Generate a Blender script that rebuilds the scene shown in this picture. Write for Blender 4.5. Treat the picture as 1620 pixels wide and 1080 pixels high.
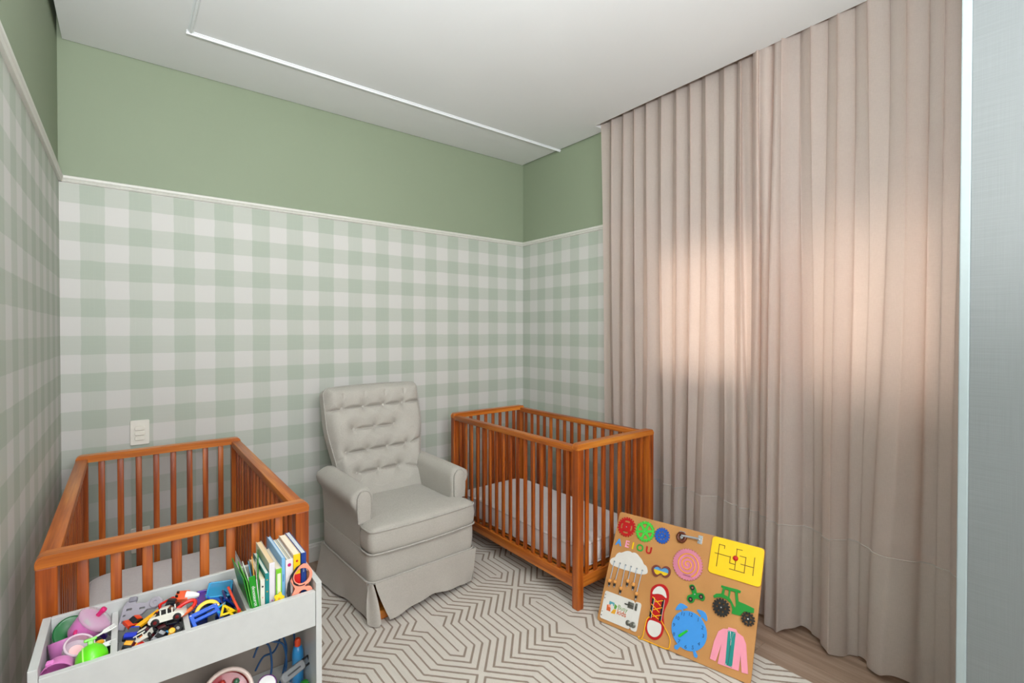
import bpy, bmesh, math, random
from mathutils import Vector, Matrix, Euler
PI = math.pi
R = math.radians
random.seed(7)
for o in list(bpy.data.objects): bpy.data.objects.remove(o)
SC = bpy.context.scene
COL = SC.collection

# ------------------------------------------------------------------ camera
cd = bpy.data.cameras.new('camera'); cam = bpy.data.objects.new('camera', cd); COL.objects.link(cam)
cd.sensor_width = 36.0; cd.lens = 769.0/1620*36; cd.clip_start = 0.02
cam.location = (0, 0, 1.348)
cam.rotation_euler = (R(90-0.6), 0, R(-38.42))
cd.shift_y = -8.0/1620
SC.camera = cam
# ------------------------------------------------------------------ world, lights, exposure
w = bpy.data.worlds.new('sky'); SC.world = w; w.use_nodes = True
bg = w.node_tree.nodes['Background']; bg.inputs[0].default_value = (1.0, 0.93, 0.86, 1); bg.inputs[1].default_value = 2.6
def area(name, loc, tgt, sx, sy, power, col=(1, 1, 1)):
    d = bpy.data.lights.new(name, 'AREA'); d.shape = 'RECTANGLE'; d.size = sx; d.size_y = sy; d.energy = power; d.color = col
    o = bpy.data.objects.new(name, d); COL.objects.link(o); o.location = loc
    o.rotation_euler = (Vector(tgt)-Vector(loc)).to_track_quat('-Z', 'Y').to_euler()
    return o
area('flash_bounce', (-0.08, 0.05, 1.75), (0.15, 0.4, 2.65), 0.35, 0.35, 84, (0.96, 0.975, 1.0))
area('rear_fill', (0.35, -1.72, 1.55), (0.35, 2.9, 0.7), 1.9, 2.0, 56, (0.97, 0.97, 1.0))  # unseen broad fill from behind the camera, aimed low at the back wall
area('high_fill', (1.0, -0.75, 2.62), (0.3, 1.5, 0.4), 0.7, 0.7, 30, (0.97, 0.97, 1.0))  # unseen fill added under the ceiling to brighten rug, mattresses and rail tops
area('side_fill', (-0.2, -0.6, 1.75), (2.2, 1.3, 0.2), 0.8, 0.8, 14, (0.97, 0.97, 1.0))  # unseen fill added on the left to brighten the curtain
SC.view_settings.view_transform = 'Standard'
SC.view_settings.look = 'None'
SC.view_settings.gamma = 1.0
SC.view_settings.use_curve_mapping = False
SC.view_settings.exposure = 0.04

# ------------------------------------------------------------------ materials
def lin(c):
    c = c/255.0
    return c/12.92 if c <= 0.04045 else ((c+0.055)/1.055)**2.4
def S(r, g, b): return (lin(r), lin(g), lin(b), 1)
MATS = {}
class NT:
    def __init__(s, name):
        s.m = bpy.data.materials.new(name); s.m.use_nodes = True
        s.t = s.m.node_tree; s.b = s.t.nodes['Principled BSDF']
    def n(s, typ, **kw):
        x = s.t.nodes.new(typ)
        for k, v in kw.items(): setattr(x, k, v)
        return x
    def l(s, a, b): s.t.links.new(a, b)
    def setin(s, sock, v):
        if hasattr(v, 'links') or hasattr(v, 'is_linked'): s.l(v, sock)
        else: sock.default_value = v
    def math(s, op, a, b=0.0, c=None):
        x = s.n('ShaderNodeMath', operation=op)
        s.setin(x.inputs[0], a); s.setin(x.inputs[1], b)
        if c is not None: s.setin(x.inputs[2], c)
        return x.outputs[0]
    def mix(s, f, a, b, blend='MIX'):
        x = s.n('ShaderNodeMix', data_type='RGBA', blend_type=blend)
        s.setin(x.inputs[0], f); s.setin(x.inputs[6], a); s.setin(x.inputs[7], b)
        return x.outputs[2]
    def coords(s, scale=(1, 1, 1), rnd=False, src='Object'):
        tc = s.n('ShaderNodeTexCoord'); mp = s.n('ShaderNodeMapping'); mp.inputs['Scale'].default_value = scale
        s.l(tc.outputs[src], mp.inputs[0])
        if rnd:
            oi = s.n('ShaderNodeObjectInfo'); v = s.n('ShaderNodeVectorMath', operation='SCALE')
            v.inputs[0].default_value = (17, 31, 23); s.l(oi.outputs['Random'], v.inputs['Scale']); s.l(v.outputs[0], mp.inputs['Location'])
        return mp.outputs[0]
    def noise(s, vec, scale, detail=3, rough=.5):
        x = s.n('ShaderNodeTexNoise'); x.inputs['Scale'].default_value = scale; x.inputs['Detail'].default_value = detail
        x.inputs['Roughness'].default_value = rough
        s.l(vec, x.inputs['Vector']); return x.outputs['Fac']
    def ramp(s, f, stops):
        x = s.n('ShaderNodeValToRGB'); e = x.color_ramp.elements
        e[0].position, e[0].color = stops[0]; e[1].position, e[1].color = stops[-1]
        for p, c in stops[1:-1]:
            k = e.new(p); k.color = c
        s.l(f, x.inputs[0]); return x.outputs[0]
    def bump(s, h, strength=.2, dist=.01):
        x = s.n('ShaderNodeBump'); x.inputs['Strength'].default_value = strength; x.inputs['Distance'].default_value = dist
        s.l(h, x.inputs['Height']); s.l(x.outputs[0], s.b.inputs['Normal'])
def M(name, rgb, rough=.5, metal=0.0, trans=0.0, alpha=1.0, coat=0.0, var=.02, spec=.5):
    """plain surface: base colour with a faint procedural mottling"""
    if name in MATS: return MATS[name]
    t = NT(name); c = S(*rgb)
    nz = t.noise(t.coords(rnd=True), 40, 2)
    dk = tuple(x*(1-var) for x in c[:3])+(1,); lt = tuple(min(1, x*(1+var)) for x in c[:3])+(1,)
    t.l(t.ramp(nz, [(.3, dk), (.7, lt)]), t.b.inputs['Base Color'])
    t.b.inputs['Roughness'].default_value = rough; t.b.inputs['Metallic'].default_value = metal
    t.b.inputs['Transmission Weight'].default_value = trans; t.b.inputs['Coat Weight'].default_value = coat
    t.b.inputs['Alpha'].default_value = alpha; t.b.inputs['Specular IOR Level'].default_value = spec
    MATS[name] = t.m; return t.m
def plastic(name, rgb, rough=.28): return M(name, rgb, rough, coat=.25)
def wood(name, axis, base=(170, 82, 15), dark=(108, 41, 5), lite=(212, 126, 38), rough=.38):
    if name in MATS: return MATS[name]
    t = NT(name); sc = [34, 34, 34]; sc['xyz'.index(axis)] = 1.6
    v = t.coords(sc, rnd=True)
    n1 = t.noise(v, 1.0, 4, .6)
    sc2 = [160, 160, 160]; sc2['xyz'.index(axis)] = 4
    n2 = t.noise(t.coords(sc2, rnd=True), 1.0, 3, .6)
    f = t.math('ADD', t.math('MULTIPLY', n1, .75), t.math('MULTIPLY', n2, .25))
    c = t.ramp(f, [(.32, S(*dark)), (.5, S(*base)), (.68, S(*lite))])
    oi = t.n('ShaderNodeObjectInfo')
    k = t.math('ADD', t.math('MULTIPLY', oi.outputs['Random'], .22), .86)
    c2 = t.mix(1.0, c, k, 'MULTIPLY')
    t.l(c2, t.b.inputs['Base Color']); t.b.inputs['Roughness'].default_value = rough
    t.b.inputs['Coat Weight'].default_value = .15; t.b.inputs['Coat Roughness'].default_value = .3
    t.bump(f, .08, .002)
    MATS[name] = t.m; return t.m
def linen(name, rgb, rgb2, scale=700, trans=0.0, rough=.9, tcol=None, bumpd=.0006):
    if name in MATS: return MATS[name]
    t = NT(name); v = t.coords((1, 1, 1))
    a = t.noise(t.coords((scale, scale, scale*.12)), 1, 2); b = t.noise(t.coords((scale*.12, scale*.12, scale)), 1, 2)
    c0 = t.noise(v, 9, 3)
    f = t.math('ADD', t.math('MULTIPLY', t.math('ADD', a, b), .42), t.math('MULTIPLY', c0, .16))
    c = t.ramp(f, [(.38, S(*rgb2)), (.62, S(*rgb))])
    t.l(c, t.b.inputs['Base Color']); t.b.inputs['Roughness'].default_value = rough
    t.b.inputs['Specular IOR Level'].default_value = .15; t.b.inputs['Sheen Weight'].default_value = .15
    t.bump(f, .5, bumpd)
    if trans:
        tr = t.n('ShaderNodeBsdfTranslucent'); tr.inputs[0].default_value = tcol or S(*rgb)
        mx = t.n('ShaderNodeMixShader'); mx.inputs[0].default_value = trans
        out = t.t.nodes['Material Output']
        t.l(t.b.outputs[0], mx.inputs[1]); t.l(tr.outputs[0], mx.inputs[2]); t.l(mx.outputs[0], out.inputs[0])
    MATS[name] = t.m; return t.m
def plaid(name, haxis, h0, z0, hw, zw):
    t = NT(name)
    tc = t.n('ShaderNodeTexCoord'); sp = t.n('ShaderNodeSeparateXYZ'); t.l(tc.outputs['Object'], sp.inputs[0])
    wob = t.noise(t.coords((1, 1, 1)), 14, 2); wb = t.math('MULTIPLY', t.math('SUBTRACT', wob, .5), .007)
    h = t.math('ADD', sp.outputs[haxis], wb); z = t.math('ADD', sp.outputs['Z'], wb)
    def band(x, x0, wdt):
        u = t.math('DIVIDE', t.math('SUBTRACT', x, x0), wdt*2)
        fr = t.math('FRACT', t.math('ADD', u, 40.0))
        # 1 in the first half of each period, soft edges
        a = t.math('MULTIPLY', t.math('SUBTRACT', .25, t.math('ABSOLUTE', t.math('SUBTRACT', fr, .25))), 55.0)
        x_ = t.math('ADD', a, .5); 
        cl = t.n('ShaderNodeClamp'); t.l(x_, cl.inputs[0]); return cl.outputs[0]
    bh = band(h, h0, hw); bz = band(z, z0, zw)
    sv = [240, 240, 240]; sv[2] = 3
    st1 = t.noise(t.coords(sv), 1, 3, .6)
    sh = [4, 4, 240]
    st2 = t.noise(t.coords(sh), 1, 3, .6)
    g = (0.818, 0.872, 0.818, 1); one = (1, 1, 1, 1)
    def amt(b_, s_): return t.math('MULTIPLY', b_, t.math('ADD', .72, t.math('MULTIPLY', s_, .56)))
    c = t.mix(amt(bh, st1), S(203, 202, 198), tuple(a*b for a, b in zip(S(203, 202, 198), g)))
    m2 = t.mix(amt(bz, st2), one, g)
    c = t.mix(1.0, c, m2, 'MULTIPLY')
    t.l(c, t.b.inputs['Base Color']); t.b.inputs['Roughness'].default_value = .65; t.b.inputs['Specular IOR Level'].default_value = .3
    t.bump(t.math('ADD', st1, st2), .15, .0006)
    MATS[name] = t.m; return t.m
def paint(name, rgb, rough=.7, sc=300, bs=.12):
    if name in MATS: return MATS[name]
    t = NT(name); v = t.coords()
    n = t.noise(v, sc, 2); n2 = t.noise(v, 2.0, 2)
    c = S(*rgb); t.l(t.ramp(n2, [(.3, tuple(x*.97 for x in c[:3])+(1,)), (.7, c)]), t.b.inputs['Base Color'])
    t.b.inputs['Roughness'].default_value = rough; t.b.inputs['Specular IOR Level'].default_value = .35
    t.bump(n, bs, .0008); MATS[name] = t.m; return t.m
WX = wood('oak_x', 'x', (190, 104, 28), (146, 70, 14), (222, 146, 56)); WY = wood('oak_y', 'y', (180, 94, 24), (134, 60, 12), (214, 134, 48)); WZ = wood('oak_z', 'z', (160, 73, 13), (100, 37, 5), (200, 112, 32))  # lit rails golden, slats and legs darker: lighting put into the wood colour
WHITE = M('white_lacquer', (198, 200, 198), .35)
FAB = linen('grey_linen', (190, 186, 178), (172, 168, 160), 1100)
PIPE = linen('grey_piping', (186, 182, 174), (160, 157, 150))

# ------------------------------------------------------------------ mesh helpers
def new(): return bmesh.new()
def finish(bm, smooth=None):
    me = bpy.data.meshes.new('m'); bmesh.ops.recalc_face_normals(bm, faces=bm.faces[:]); bm.to_mesh(me); bm.free()
    if smooth is not None:
        for p in me.polygons: p.use_smooth = True
        me.set_sharp_from_angle(angle=R(smooth))
    return me
def obj(name, me, mat, parent=None, smooth=None, loc=None, rot=None, label=None):
    if isinstance(me, bmesh.types.BMesh): me = finish(me, smooth)
    if mat is not None and not me.materials: me.materials.append(mat)
    o = bpy.data.objects.new(name, me); COL.objects.link(o)
    if parent is not None: o.parent = parent
    if loc is not None: o.location = loc
    if rot is not None: o.rotation_euler = rot
    if label: o['label'] = label
    return o
def tag(o, label, cat, group=None):
    o['label'] = label; o['category'] = cat
    if group: o['group'] = group
    return o
def thing(name, label, cat, loc=(0, 0, 0), rot=(0, 0, 0), group=None):
    o = bpy.data.objects.new(name, None); COL.objects.link(o); o.empty_display_size = .05
    o.location = loc; o.rotation_euler = rot
    return tag(o, label, cat, group)
def struct(name, bm, mat, parent=None, smooth=None):
    o = obj(name, bm, mat, parent, smooth)
    if parent is None: o['kind'] = 'structure'
    return o
def box(bm, x0, x1, y0, y1, z0, z1, bev=0.0, seg=2, mtx=None):
    vs = [bm.verts.new((x, y, z)) for x in (x0, x1) for y in (y0, y1) for z in (z0, z1)]
    f = [(0, 1, 3, 2), (4, 6, 7, 5), (0, 4, 5, 1), (2, 3, 7, 6), (0, 2, 6, 4), (1, 5, 7, 3)]
    fs = [bm.faces.new([vs[i] for i in q]) for q in f]
    if mtx is not None: bmesh.ops.transform(bm, matrix=mtx, verts=vs)
    if bev:
        es = list({e for q in fs for e in q.edges})
        bmesh.ops.bevel(bm, geom=es, offset=bev, segments=seg, affect='EDGES', profile=.5)
    return bm
def B(*a, **k): return box(new(), *a, **k)
def frames(pts):
    T = []
    n = len(pts)
    for i in range(n):
        a = pts[max(i-1, 0)]; b = pts[min(i+1, n-1)]
        T.append((b-a).normalized())
    up = Vector((0, 0, 1)) if abs(T[0].z) < .9 else Vector((1, 0, 0))
    N = [(up-T[0]*up.dot(T[0])).normalized()]
    for i in range(1, n):
        v = N[-1]-T[i]*N[-1].dot(T[i]); N.append(v.normalized() if v.length > 1e-6 else N[-1])
    return T, N
def tube(bm, pts, r, seg=8, closed=False):
    pts = [Vector(p) for p in pts]; n = len(pts)
    rs = r if isinstance(r, (list, tuple)) else [r]*n
    if closed:
        T = [(pts[(i+1) % n]-pts[i-1]).normalized() for i in range(n)]
        up = Vector((0, 0, 1)) if abs(T[0].z) < .9 else Vector((1, 0, 0))
        N = [(up-T[0]*up.dot(T[0])).normalized()]
        for i in range(1, n): N.append((N[-1]-T[i]*N[-1].dot(T[i])).normalized())
    else: T, N = frames(pts)
    rings = []
    for p, t, nn, rr in zip(pts, T, N, rs):
        b = t.cross(nn)
        rings.append([bm.verts.new(p+(nn*math.cos(2*PI*k/seg)+b*math.sin(2*PI*k/seg))*rr) for k in range(seg)])
    m = n if closed else n-1
    for i in range(m):
        a, c = rings[i], rings[(i+1) % n]
        for k in range(seg): bm.faces.new((a[k], a[(k+1) % seg], c[(k+1) % seg], c[k]))
    if not closed:
        bm.faces.new(rings[0][::-1]); bm.faces.new(rings[-1])
    return bm
def cr(pts, n=6, closed=False):
    P = [Vector(p) for p in pts]; out = []; m = len(P)
    rng = range(m) if closed else range(m-1)
    for i in rng:
        p0 = P[i-1] if (i > 0 or closed) else P[0]; p1 = P[i]; p2 = P[(i+1) % m]; p3 = P[(i+2) % m] if (closed or i+2 < m) else P[-1]
        for k in range(n):
            t = k/n
            out.append(.5*((2*p1)+(p2-p0)*t+(2*p0-5*p1+4*p2-p3)*t*t+(3*p1-p0-3*p2+p3)*t**3))
    if not closed: out.append(P[-1])
    return out
def lathe(bm, prof, seg=24, mtx=None):
    """prof: list of (r, z) about the Z axis"""
    rings = []; vs = []
    for r, z in prof:
        if r < 1e-6: v = [bm.verts.new((0, 0, z))]
        else: v = [bm.verts.new((r*math.cos(2*PI*k/seg), r*math.sin(2*PI*k/seg), z)) for k in range(seg)]
        rings.append(v); vs += v
    for a, b in zip(rings, rings[1:]):
        for k in range(seg):
            if len(a) == 1 and len(b) == 1: continue
            if len(a) == 1: bm.faces.new((a[0], b[k], b[(k+1) % seg]))
            elif len(b) == 1: bm.faces.new((a[k], b[0], a[(k+1) % seg]))
            else: bm.faces.new((a[k], b[k], b[(k+1) % seg], a[(k+1) % seg]))
    if mtx is not None: bmesh.ops.transform(bm, matrix=mtx, verts=vs)
    return bm
def sheet(nu, nv, fn, thick=0.0):
    bm = new(); g = [[bm.verts.new(fn(i/(nu-1), j/(nv-1))) for i in range(nu)] for j in range(nv)]
    for j in range(nv-1):
        for i in range(nu-1): bm.faces.new((g[j][i], g[j][i+1], g[j+1][i+1], g[j+1][i]))
    if thick:
        bm.normal_update(); bmesh.ops.solidify(bm, geom=bm.faces[:]+bm.edges[:]+bm.verts[:], thickness=thick)
    return bm
def loft(rings, cap=True):
    bm = new(); n = len(rings[0]); rr = [[bm.verts.new(p) for p in r] for r in rings]
    for a, b in zip(rr, rr[1:]):
        for k in range(n): bm.faces.new((a[k], a[(k+1) % n], b[(k+1) % n], b[k]))
    if cap: bm.faces.new(rr[0][::-1]); bm.faces.new(rr[-1])
    return bm
def flat(loops, depth=.003, bev=.0, z=0.0):
    """flat plate with holes in local XY, from z to z+depth, via a filled 2D curve"""
    cu = bpy.data.curves.new('c', 'CURVE'); cu.dimensions = '2D'; cu.fill_mode = 'BOTH'; cu.extrude = depth/2-bev; cu.bevel_depth = bev; cu.bevel_resolution = 1
    if bev: cu.offset = -bev
    for lp in loops:
        s = cu.splines.new('POLY'); s.points.add(len(lp)-1); s.use_cyclic_u = True
        for p, q in zip(s.points, lp): p.co = (q[0], q[1], 0, 1)
    o = bpy.data.objects.new('c', cu); COL.objects.link(o)
    me = bpy.data.meshes.new_from_object(o.evaluated_get(bpy.context.evaluated_depsgraph_get()))
    bpy.data.objects.remove(o); bpy.data.curves.remove(cu)
    me.transform(Matrix.Translation((0, 0, z+depth/2))); return me
def text(s, size, depth=.001, mtx=None, align='CENTER', off=0.0):
    cu = bpy.data.curves.new('t', 'FONT'); cu.body = s; cu.size = size; cu.extrude = depth/2; cu.align_x = align; cu.align_y = 'CENTER'; cu.offset = off
    o = bpy.data.objects.new('t', cu); COL.objects.link(o)
    me = bpy.data.meshes.new_from_object(o.evaluated_get(bpy.context.evaluated_depsgraph_get()))
    bpy.data.objects.remove(o); bpy.data.curves.remove(cu); me.materials.clear()
    if mtx is not None: me.transform(mtx)
    return me
def circ(cx, cy, r, n=24, ph=0): return [(cx+r*math.cos(ph+2*PI*k/n), cy+r*math.sin(ph+2*PI*k/n)) for k in range(n)]
def gear(cx, cy, r, teeth, dep, duty=.5):
    out = []
    for k in range(teeth):
        a = 2*PI*k/teeth; st = 2*PI/teeth
        for f, rr in ((-.5*duty-.08, r-dep), (-.5*duty+.04, r), (.5*duty-.04, r), (.5*duty+.08, r-dep)):
            out.append((cx+rr*math.cos(a+f*st), cy+rr*math.sin(a+f*st)))
    return out
def rrect(x0, x1, y0, y1, r, n=5):
    out = []
    for cx, cy, a0 in ((x1-r, y1-r, 0), (x0+r, y1-r, PI/2), (x0+r, y0+r, PI), (x1-r, y0+r, 1.5*PI)):
        for k in range(n+1): out.append((cx+r*math.cos(a0+k*PI/2/n), cy+r*math.sin(a0+k*PI/2/n)))
    return out
def smooth2(pts, n=4): return [(p.x, p.y) for p in cr([(a, b, 0) for a, b in pts], n, True)]

# ================================================================== THE ROOM
XL, XR, YB, YF = -0.234, 2.455, 2.955, -1.8
ZC, ZT, ZR = 2.65, 2.82, 2.02
GREEN = paint('sage_paint', (139, 151, 127), .6)
CEIL = paint('ceiling_paint', (226, 228, 228), .75)
CREAM = M('cream_trim', (210, 210, 202), .4)
struct('wall_back', B(XL-.1, XR+.15, YB, YB+.12, 0, ZT), GREEN)
struct('wall_left', B(XL-.12, XL, YF-.1, YB, 0, ZT), GREEN)
struct('wall_front', B(XL-.12, XR+.15, YF-.12, YF, 0, ZT), paint('front_wall_paint', (214, 214, 208)))
WY0, WY1, WZ0, WZ1 = .36, 1.74, 1.10, 2.10
bm = new()
box(bm, XR, XR+.15, YF, WY0, 0, ZT); box(bm, XR, XR+.15, WY1, YB, 0, ZT)
box(bm, XR, XR+.15, WY0, WY1, 0, WZ0); box(bm, XR, XR+.15, WY0, WY1, WZ1, ZT)
struct('wall_right', bm, GREEN)
wb = bpy.data.objects
obj('wallpaper', B(XL+.0021, XR-.0021, YB-.002, YB, .09, ZR), plaid('gingham_back', 'X', -.1631, 1.927, .0877, .0857), wb['wall_back'])
obj('wallpaper', B(XL, XL+.002, YF, YB-.002, .09, ZR), plaid('gingham_left', 'Y', 2.845, 1.927, .0877, .0857), wb['wall_left'])
bm = new(); plw = plaid('gingham_right', 'Y', 2.867, 1.927, .0866, .0857)
box(bm, XR-.002, XR, WY1, YB-.002, .09, ZR); box(bm, XR-.002, XR, YF, WY0, .09, ZR); box(bm, XR-.002, XR, WY0, WY1, .09, WZ0)
obj('wallpaper', bm, plw, wb['wall_right'])
# picture rail moulding: stepped section swept along each wall
def rail(name, axis):
    prof = [(0, ZR-.004), (.012, ZR-.004), (.016, ZR+.002), (.011, ZR+.006), (.018, ZR+.012), (.018, ZR+.022), (.008, ZR+.027), (0, ZR+.027)]
    bm = new()
    if axis == 'b': rings = [[(x, YB-d, z) for d, z in prof] for x in (XL, XR)]
    elif axis == 'l': rings = [[(XL+d, y, z) for d, z in prof] for y in (YF, YB)]
    else: rings = [[(XR-d, y, z) for d, z in prof] for y in (YF, YB)]
    return struct(name, loft(rings), CREAM)
rail('trim_1', 'b'); rail('trim_2', 'l'); rail('trim_3', 'r')
def baseb(name, axis):
    prof = [(0, 0), (.015, 0), (.015, .085), (.011, .09), (.011, .098), (.004, .104), (0, .104)]
    if axis == 'b': rings = [[(x, YB-d, z) for d, z in prof] for x in (XL, XR)]
    elif axis == 'l': rings = [[(XL+d, y, z) for d, z in prof] for y in (YF, YB)]
    else: rings = [[(XR-d, y, z) for d, z in prof] for y in (YF, YB)]
    return struct(name, loft(rings), M('baseboard_white', (216, 215, 210), .4))
baseb('baseboard_back', 'b'); baseb('baseboard_left', 'l'); baseb('baseboard_right', 'r')
# floor: slab plus planks running towards the back wall
fl = struct('floor', B(XL-.12, XR+.15, YF-.12, YB+.12, -.12, -.006), M('screed', (90, 80, 72), .9))
PL = wood('laminate', 'y', (156, 132, 114), (130, 106, 90), (178, 156, 138), .5)
pw = .184; ix = 0; x = XL
while x < XR-.01:
    x1 = min(x+pw, XR); y = YF-(ix*.47) % 1.2
    while y < YB-.01:
        ya, yb = max(y, YF), min(y+1.2, YB)
        if yb-ya > .02:
            obj('plank', B(x+.0006, x1-.0006, ya+.0006, yb-.0006, -.006, 0, bev=.0008, seg=1), PL, fl)
        y += 1.2
    x += pw; ix += 1
# ceiling: lowered plasterboard sheet with a shadow gap, pocket for the curtain
def ceil_poly():
    return [(XL+.018, YF+.02), (XL+.018, YB-.006), (XR-.014, YB-.006), (XR-.014, 2.10), (2.340, 2.10), (2.283, .30), (2.283, YF+.02)]
bm = new(); lo = [bm.verts.new((a, b, ZC)) for a, b in ceil_poly()]; hi = [bm.verts.new((a, b, ZC+.03)) for a, b in ceil_poly()]
bm.faces.new(lo); bm.faces.new(hi[::-1]); n = len(lo)
for i in range(n): bm.faces.new((lo[i], lo[(i+1) % n], hi[(i+1) % n], hi[i]))
struct('ceiling', bm, CEIL)
box_top = struct('ceiling_slab', B(XL-.12, XR+.15, YF-.12, YB+.12, ZT, ZT+.1), CEIL)
TRW = M('ceiling_moulding_white', (222, 226, 228), .3)
def molding(p0, p1, name):
    """raised half-round edged strip fixed under the ceiling between two plan points"""
    d = (Vector(p1)-Vector(p0)).normalized(); nrm = Vector((-d.y, d.x))
    prof = [(-.011, 0), (-.011, -.004), (-.007, -.006), (-.004, -.013), (.004, -.013), (.007, -.006), (.011, -.004), (.011, 0)]
    rings = [[(p[0]+nrm.x*a, p[1]+nrm.y*a, ZC+.0005+z) for a, z in prof] for p in (p0, p1)]
    return struct(name, loft(rings), TRW)
molding((.211, 2.538), (XR-.002, 2.538), 'trim_4'); molding((.227, 2.522), (.227, -1.2), 'trim_5')

# window in the right wall: frame, glass, lowered roller shutter, sill
wn = B(XR+.05, XR+.09, WY0, WY1, WZ0, WZ0+.05)
for a in ((WY0, WY1, WZ1-.05, WZ1), (WY0, WY0+.05, WZ0, WZ1), (WY1-.05, WY1, WZ0, WZ1), (1.02, 1.07, WZ0, WZ1)): box(wn, XR+.05, XR+.09, *a)
win = struct('window_1', wn, M('window_white', (220, 220, 220), .4))
gl = NT('window_glass'); gl.b.inputs['Transmission Weight'].default_value = 1; gl.b.inputs['Roughness'].default_value = 0; gl.b.inputs['IOR'].default_value = 1.05
obj('pane', B(XR+.068, XR+.072, WY0+.05, 1.02, WZ0+.05, WZ1-.05), gl.m, win)
obj('pane', B(XR+.068, XR+.072, 1.07, WY1-.05, WZ0+.05, WZ1-.05), gl.m, win)
sl = M('shutter_grey', (150, 150, 148), .6)
for k in range(7): obj('shutter_slat', B(XR+.10, XR+.112, WY0, WY1, WZ1-.045*(k+1), WZ1-.045*k-.001, bev=.003, seg=1), sl, win)
obj('sill', B(XR-.02, XR+.14, WY0-.03, WY1+.03, WZ0-.02, WZ0+.004, bev=.003), M('sill_stone', (200, 198, 192), .4), win)

# ------------------------------------------------------------------ curtains
CUR = linen('taupe_curtain', (206, 196, 189), (194, 184, 177), 520, trans=.42, tcol=S(238, 204, 184), bumpd=.0004)
HEM = linen('taupe_curtain_hem', (205, 195, 187), (192, 183, 175), 520, trans=.38, tcol=S(226, 196, 178), bumpd=.0004)
def nz(y, z, s): return math.sin(y*s*1.0+z*1.7+s)*.5+math.sin(y*s*2.3-z*2.6+2*s)*.3+math.sin(y*s*4.1+z*.9)*.2
def fold(y, z, y0, y1, side):
    pl = .110 if side else .092
    """front curtain surface; regular wave pleats at the track relaxing into broader folds below"""
    t = 1-(z/ZC)
    yy = y+.030*t*nz(y, z*.6, 7)
    ph = 2*PI*yy/pl+(.25+1.5*t)*nz(y, z*.35, 3.3)+.5*math.sin(y*17)
    s1 = math.sin(ph); s1 = math.copysign(abs(s1)**1.1, s1)
    s2 = math.sin(ph*.5+1.0+side)
    q = min(1, max(0, (t-.06)/.40)); q = q*q*(3-2*q)
    a = .026*(1-.45*t)+.012*t*nz(y, z*.4, 5.1)
    if side: a *= 1-.72*q*(.75+.35*math.sin(y*13+.6))
    x = a*s1+(.030*t+(.016*q if side else 0))*s2+.012*t*nz(y, z, 2.1)
    dy = .010*math.sin(2*ph)*(1-.5*t)
    return x, dy
def xc(y): return 2.385-.005*(1.2-y)-(.030*(2.1-y)/1.7)
def curtain(name, label, y0, y1, side, lead, dx=0.0):
    root = thing(name, label, 'curtain', (0, 0, 0))
    ZTOP, ZB, ZH = 2.735, .022, .487
    nu = int((y1-y0)/.0045)
    def fn(z_of):
        def f(u, v):
            z = z_of(v); y = y0+(y1-y0)*u
            x, dy = fold(y, z, y0, y1, side)
            t = 1-z/ZC
            # the leading edge turns inward in tighter folds
            e = abs(y-lead); k = math.exp(-(e/.10)**2)
            x += k*.016*math.sin(2*PI*y/.046+1.5*t)
            ysh = (k*.035*(t-.35)*(1 if side else -1))*1.0
            back = 0 if side else .030*min(1, max(0, (1.14-y)/.06))
            return (min(xc(y)+dx+x*.95+back, XR-.006), y+dy+ysh, z)
        return f
    body = lambda v: ZH-.004+(ZTOP-ZH+.004)*v
    obj('drape', sheet(nu, 46, fn(body)), CUR, root, smooth=60)
    def hemf(u, v):
        z = ZB+(ZH-ZB)*v; p = fn(lambda _: z)(u, v)
        bulge = -.0035 if v < .995 else .0
        y = y0+(y1-y0)*u
        zz = z+(.012*math.sin(y*23+side)+.008*math.sin(y*51) if v < .5 else 0)*(1-2*v if v < .5 else 0)
        return (p[0]+bulge, p[1], zz)
    obj('hem', sheet(nu, 14, hemf, .0), HEM, root, smooth=60, label='deep doubled bottom hem with a stitched seam line')
    pts = [Vector(fn(lambda _: ZH)(i/(nu-1), 0))+Vector((-.0030, 0, .003*math.sin(i*.15))) for i in range(nu)]
    obj('seam', tube(new(), pts, .0015, 5), M('seam_thread', (198, 189, 181), .9), root, smooth=60)
    return root
curtain('curtain', 'long taupe linen curtain beside the crib, the panel farther from the wardrobe', .84, 2.085, 0, 1.12, .012)
curtain('curtain', 'long taupe linen curtain hanging next to the wardrobe, hem behind the busy board', .30, 1.105, 1, 1.03, -.045)
tr = thing('curtain_track', 'white curtain track hidden in the ceiling pocket above the curtains', 'curtain track')
obj('track', B(2.35, 2.385, .28, 2.10, 2.80, 2.82, bev=.002), WHITE, tr)
obj('runner', B(2.355, 2.38, .30, 2.09, 2.73, 2.80), M('track_tape', (190, 186, 180), .8), tr, label='gathered header tape under the track')

# ------------------------------------------------------------------ wardrobe
WT = NT('pale_grey_linen_panel')
nA = WT.noise(WT.coords((30, 6, 700)), 1, 3); nB = WT.noise(WT.coords((30, 700, 6)), 1, 3)
f_ = WT.math('ADD', WT.math('MULTIPLY', nA, .6), WT.math('MULTIPLY', nB, .4))
WT.l(WT.ramp(f_, [(.35, S(112, 117, 118)), (.65, S(121, 126, 127))]), WT.b.inputs['Base Color']); WT.b.inputs['Roughness'].default_value = .45; WT.bump(f_, .15, .0005)
wd = thing('wardrobe', 'tall pale grey wardrobe with an aluminium edge profile, at the right end of the curtain', 'wardrobe', (2.15, -.5, 0))
obj('carcass', B(-.275, .28, -1.2, .775, 0, 2.6), WHITE, wd)
obj('door', B(-.30, -.278, -.20, .770, .02, 2.6, bev=.001), WT.m, wd)
obj('door', B(-.30, -.278, -1.19, -.205, .02, 2.6, bev=.001), WT.m, wd)
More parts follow.
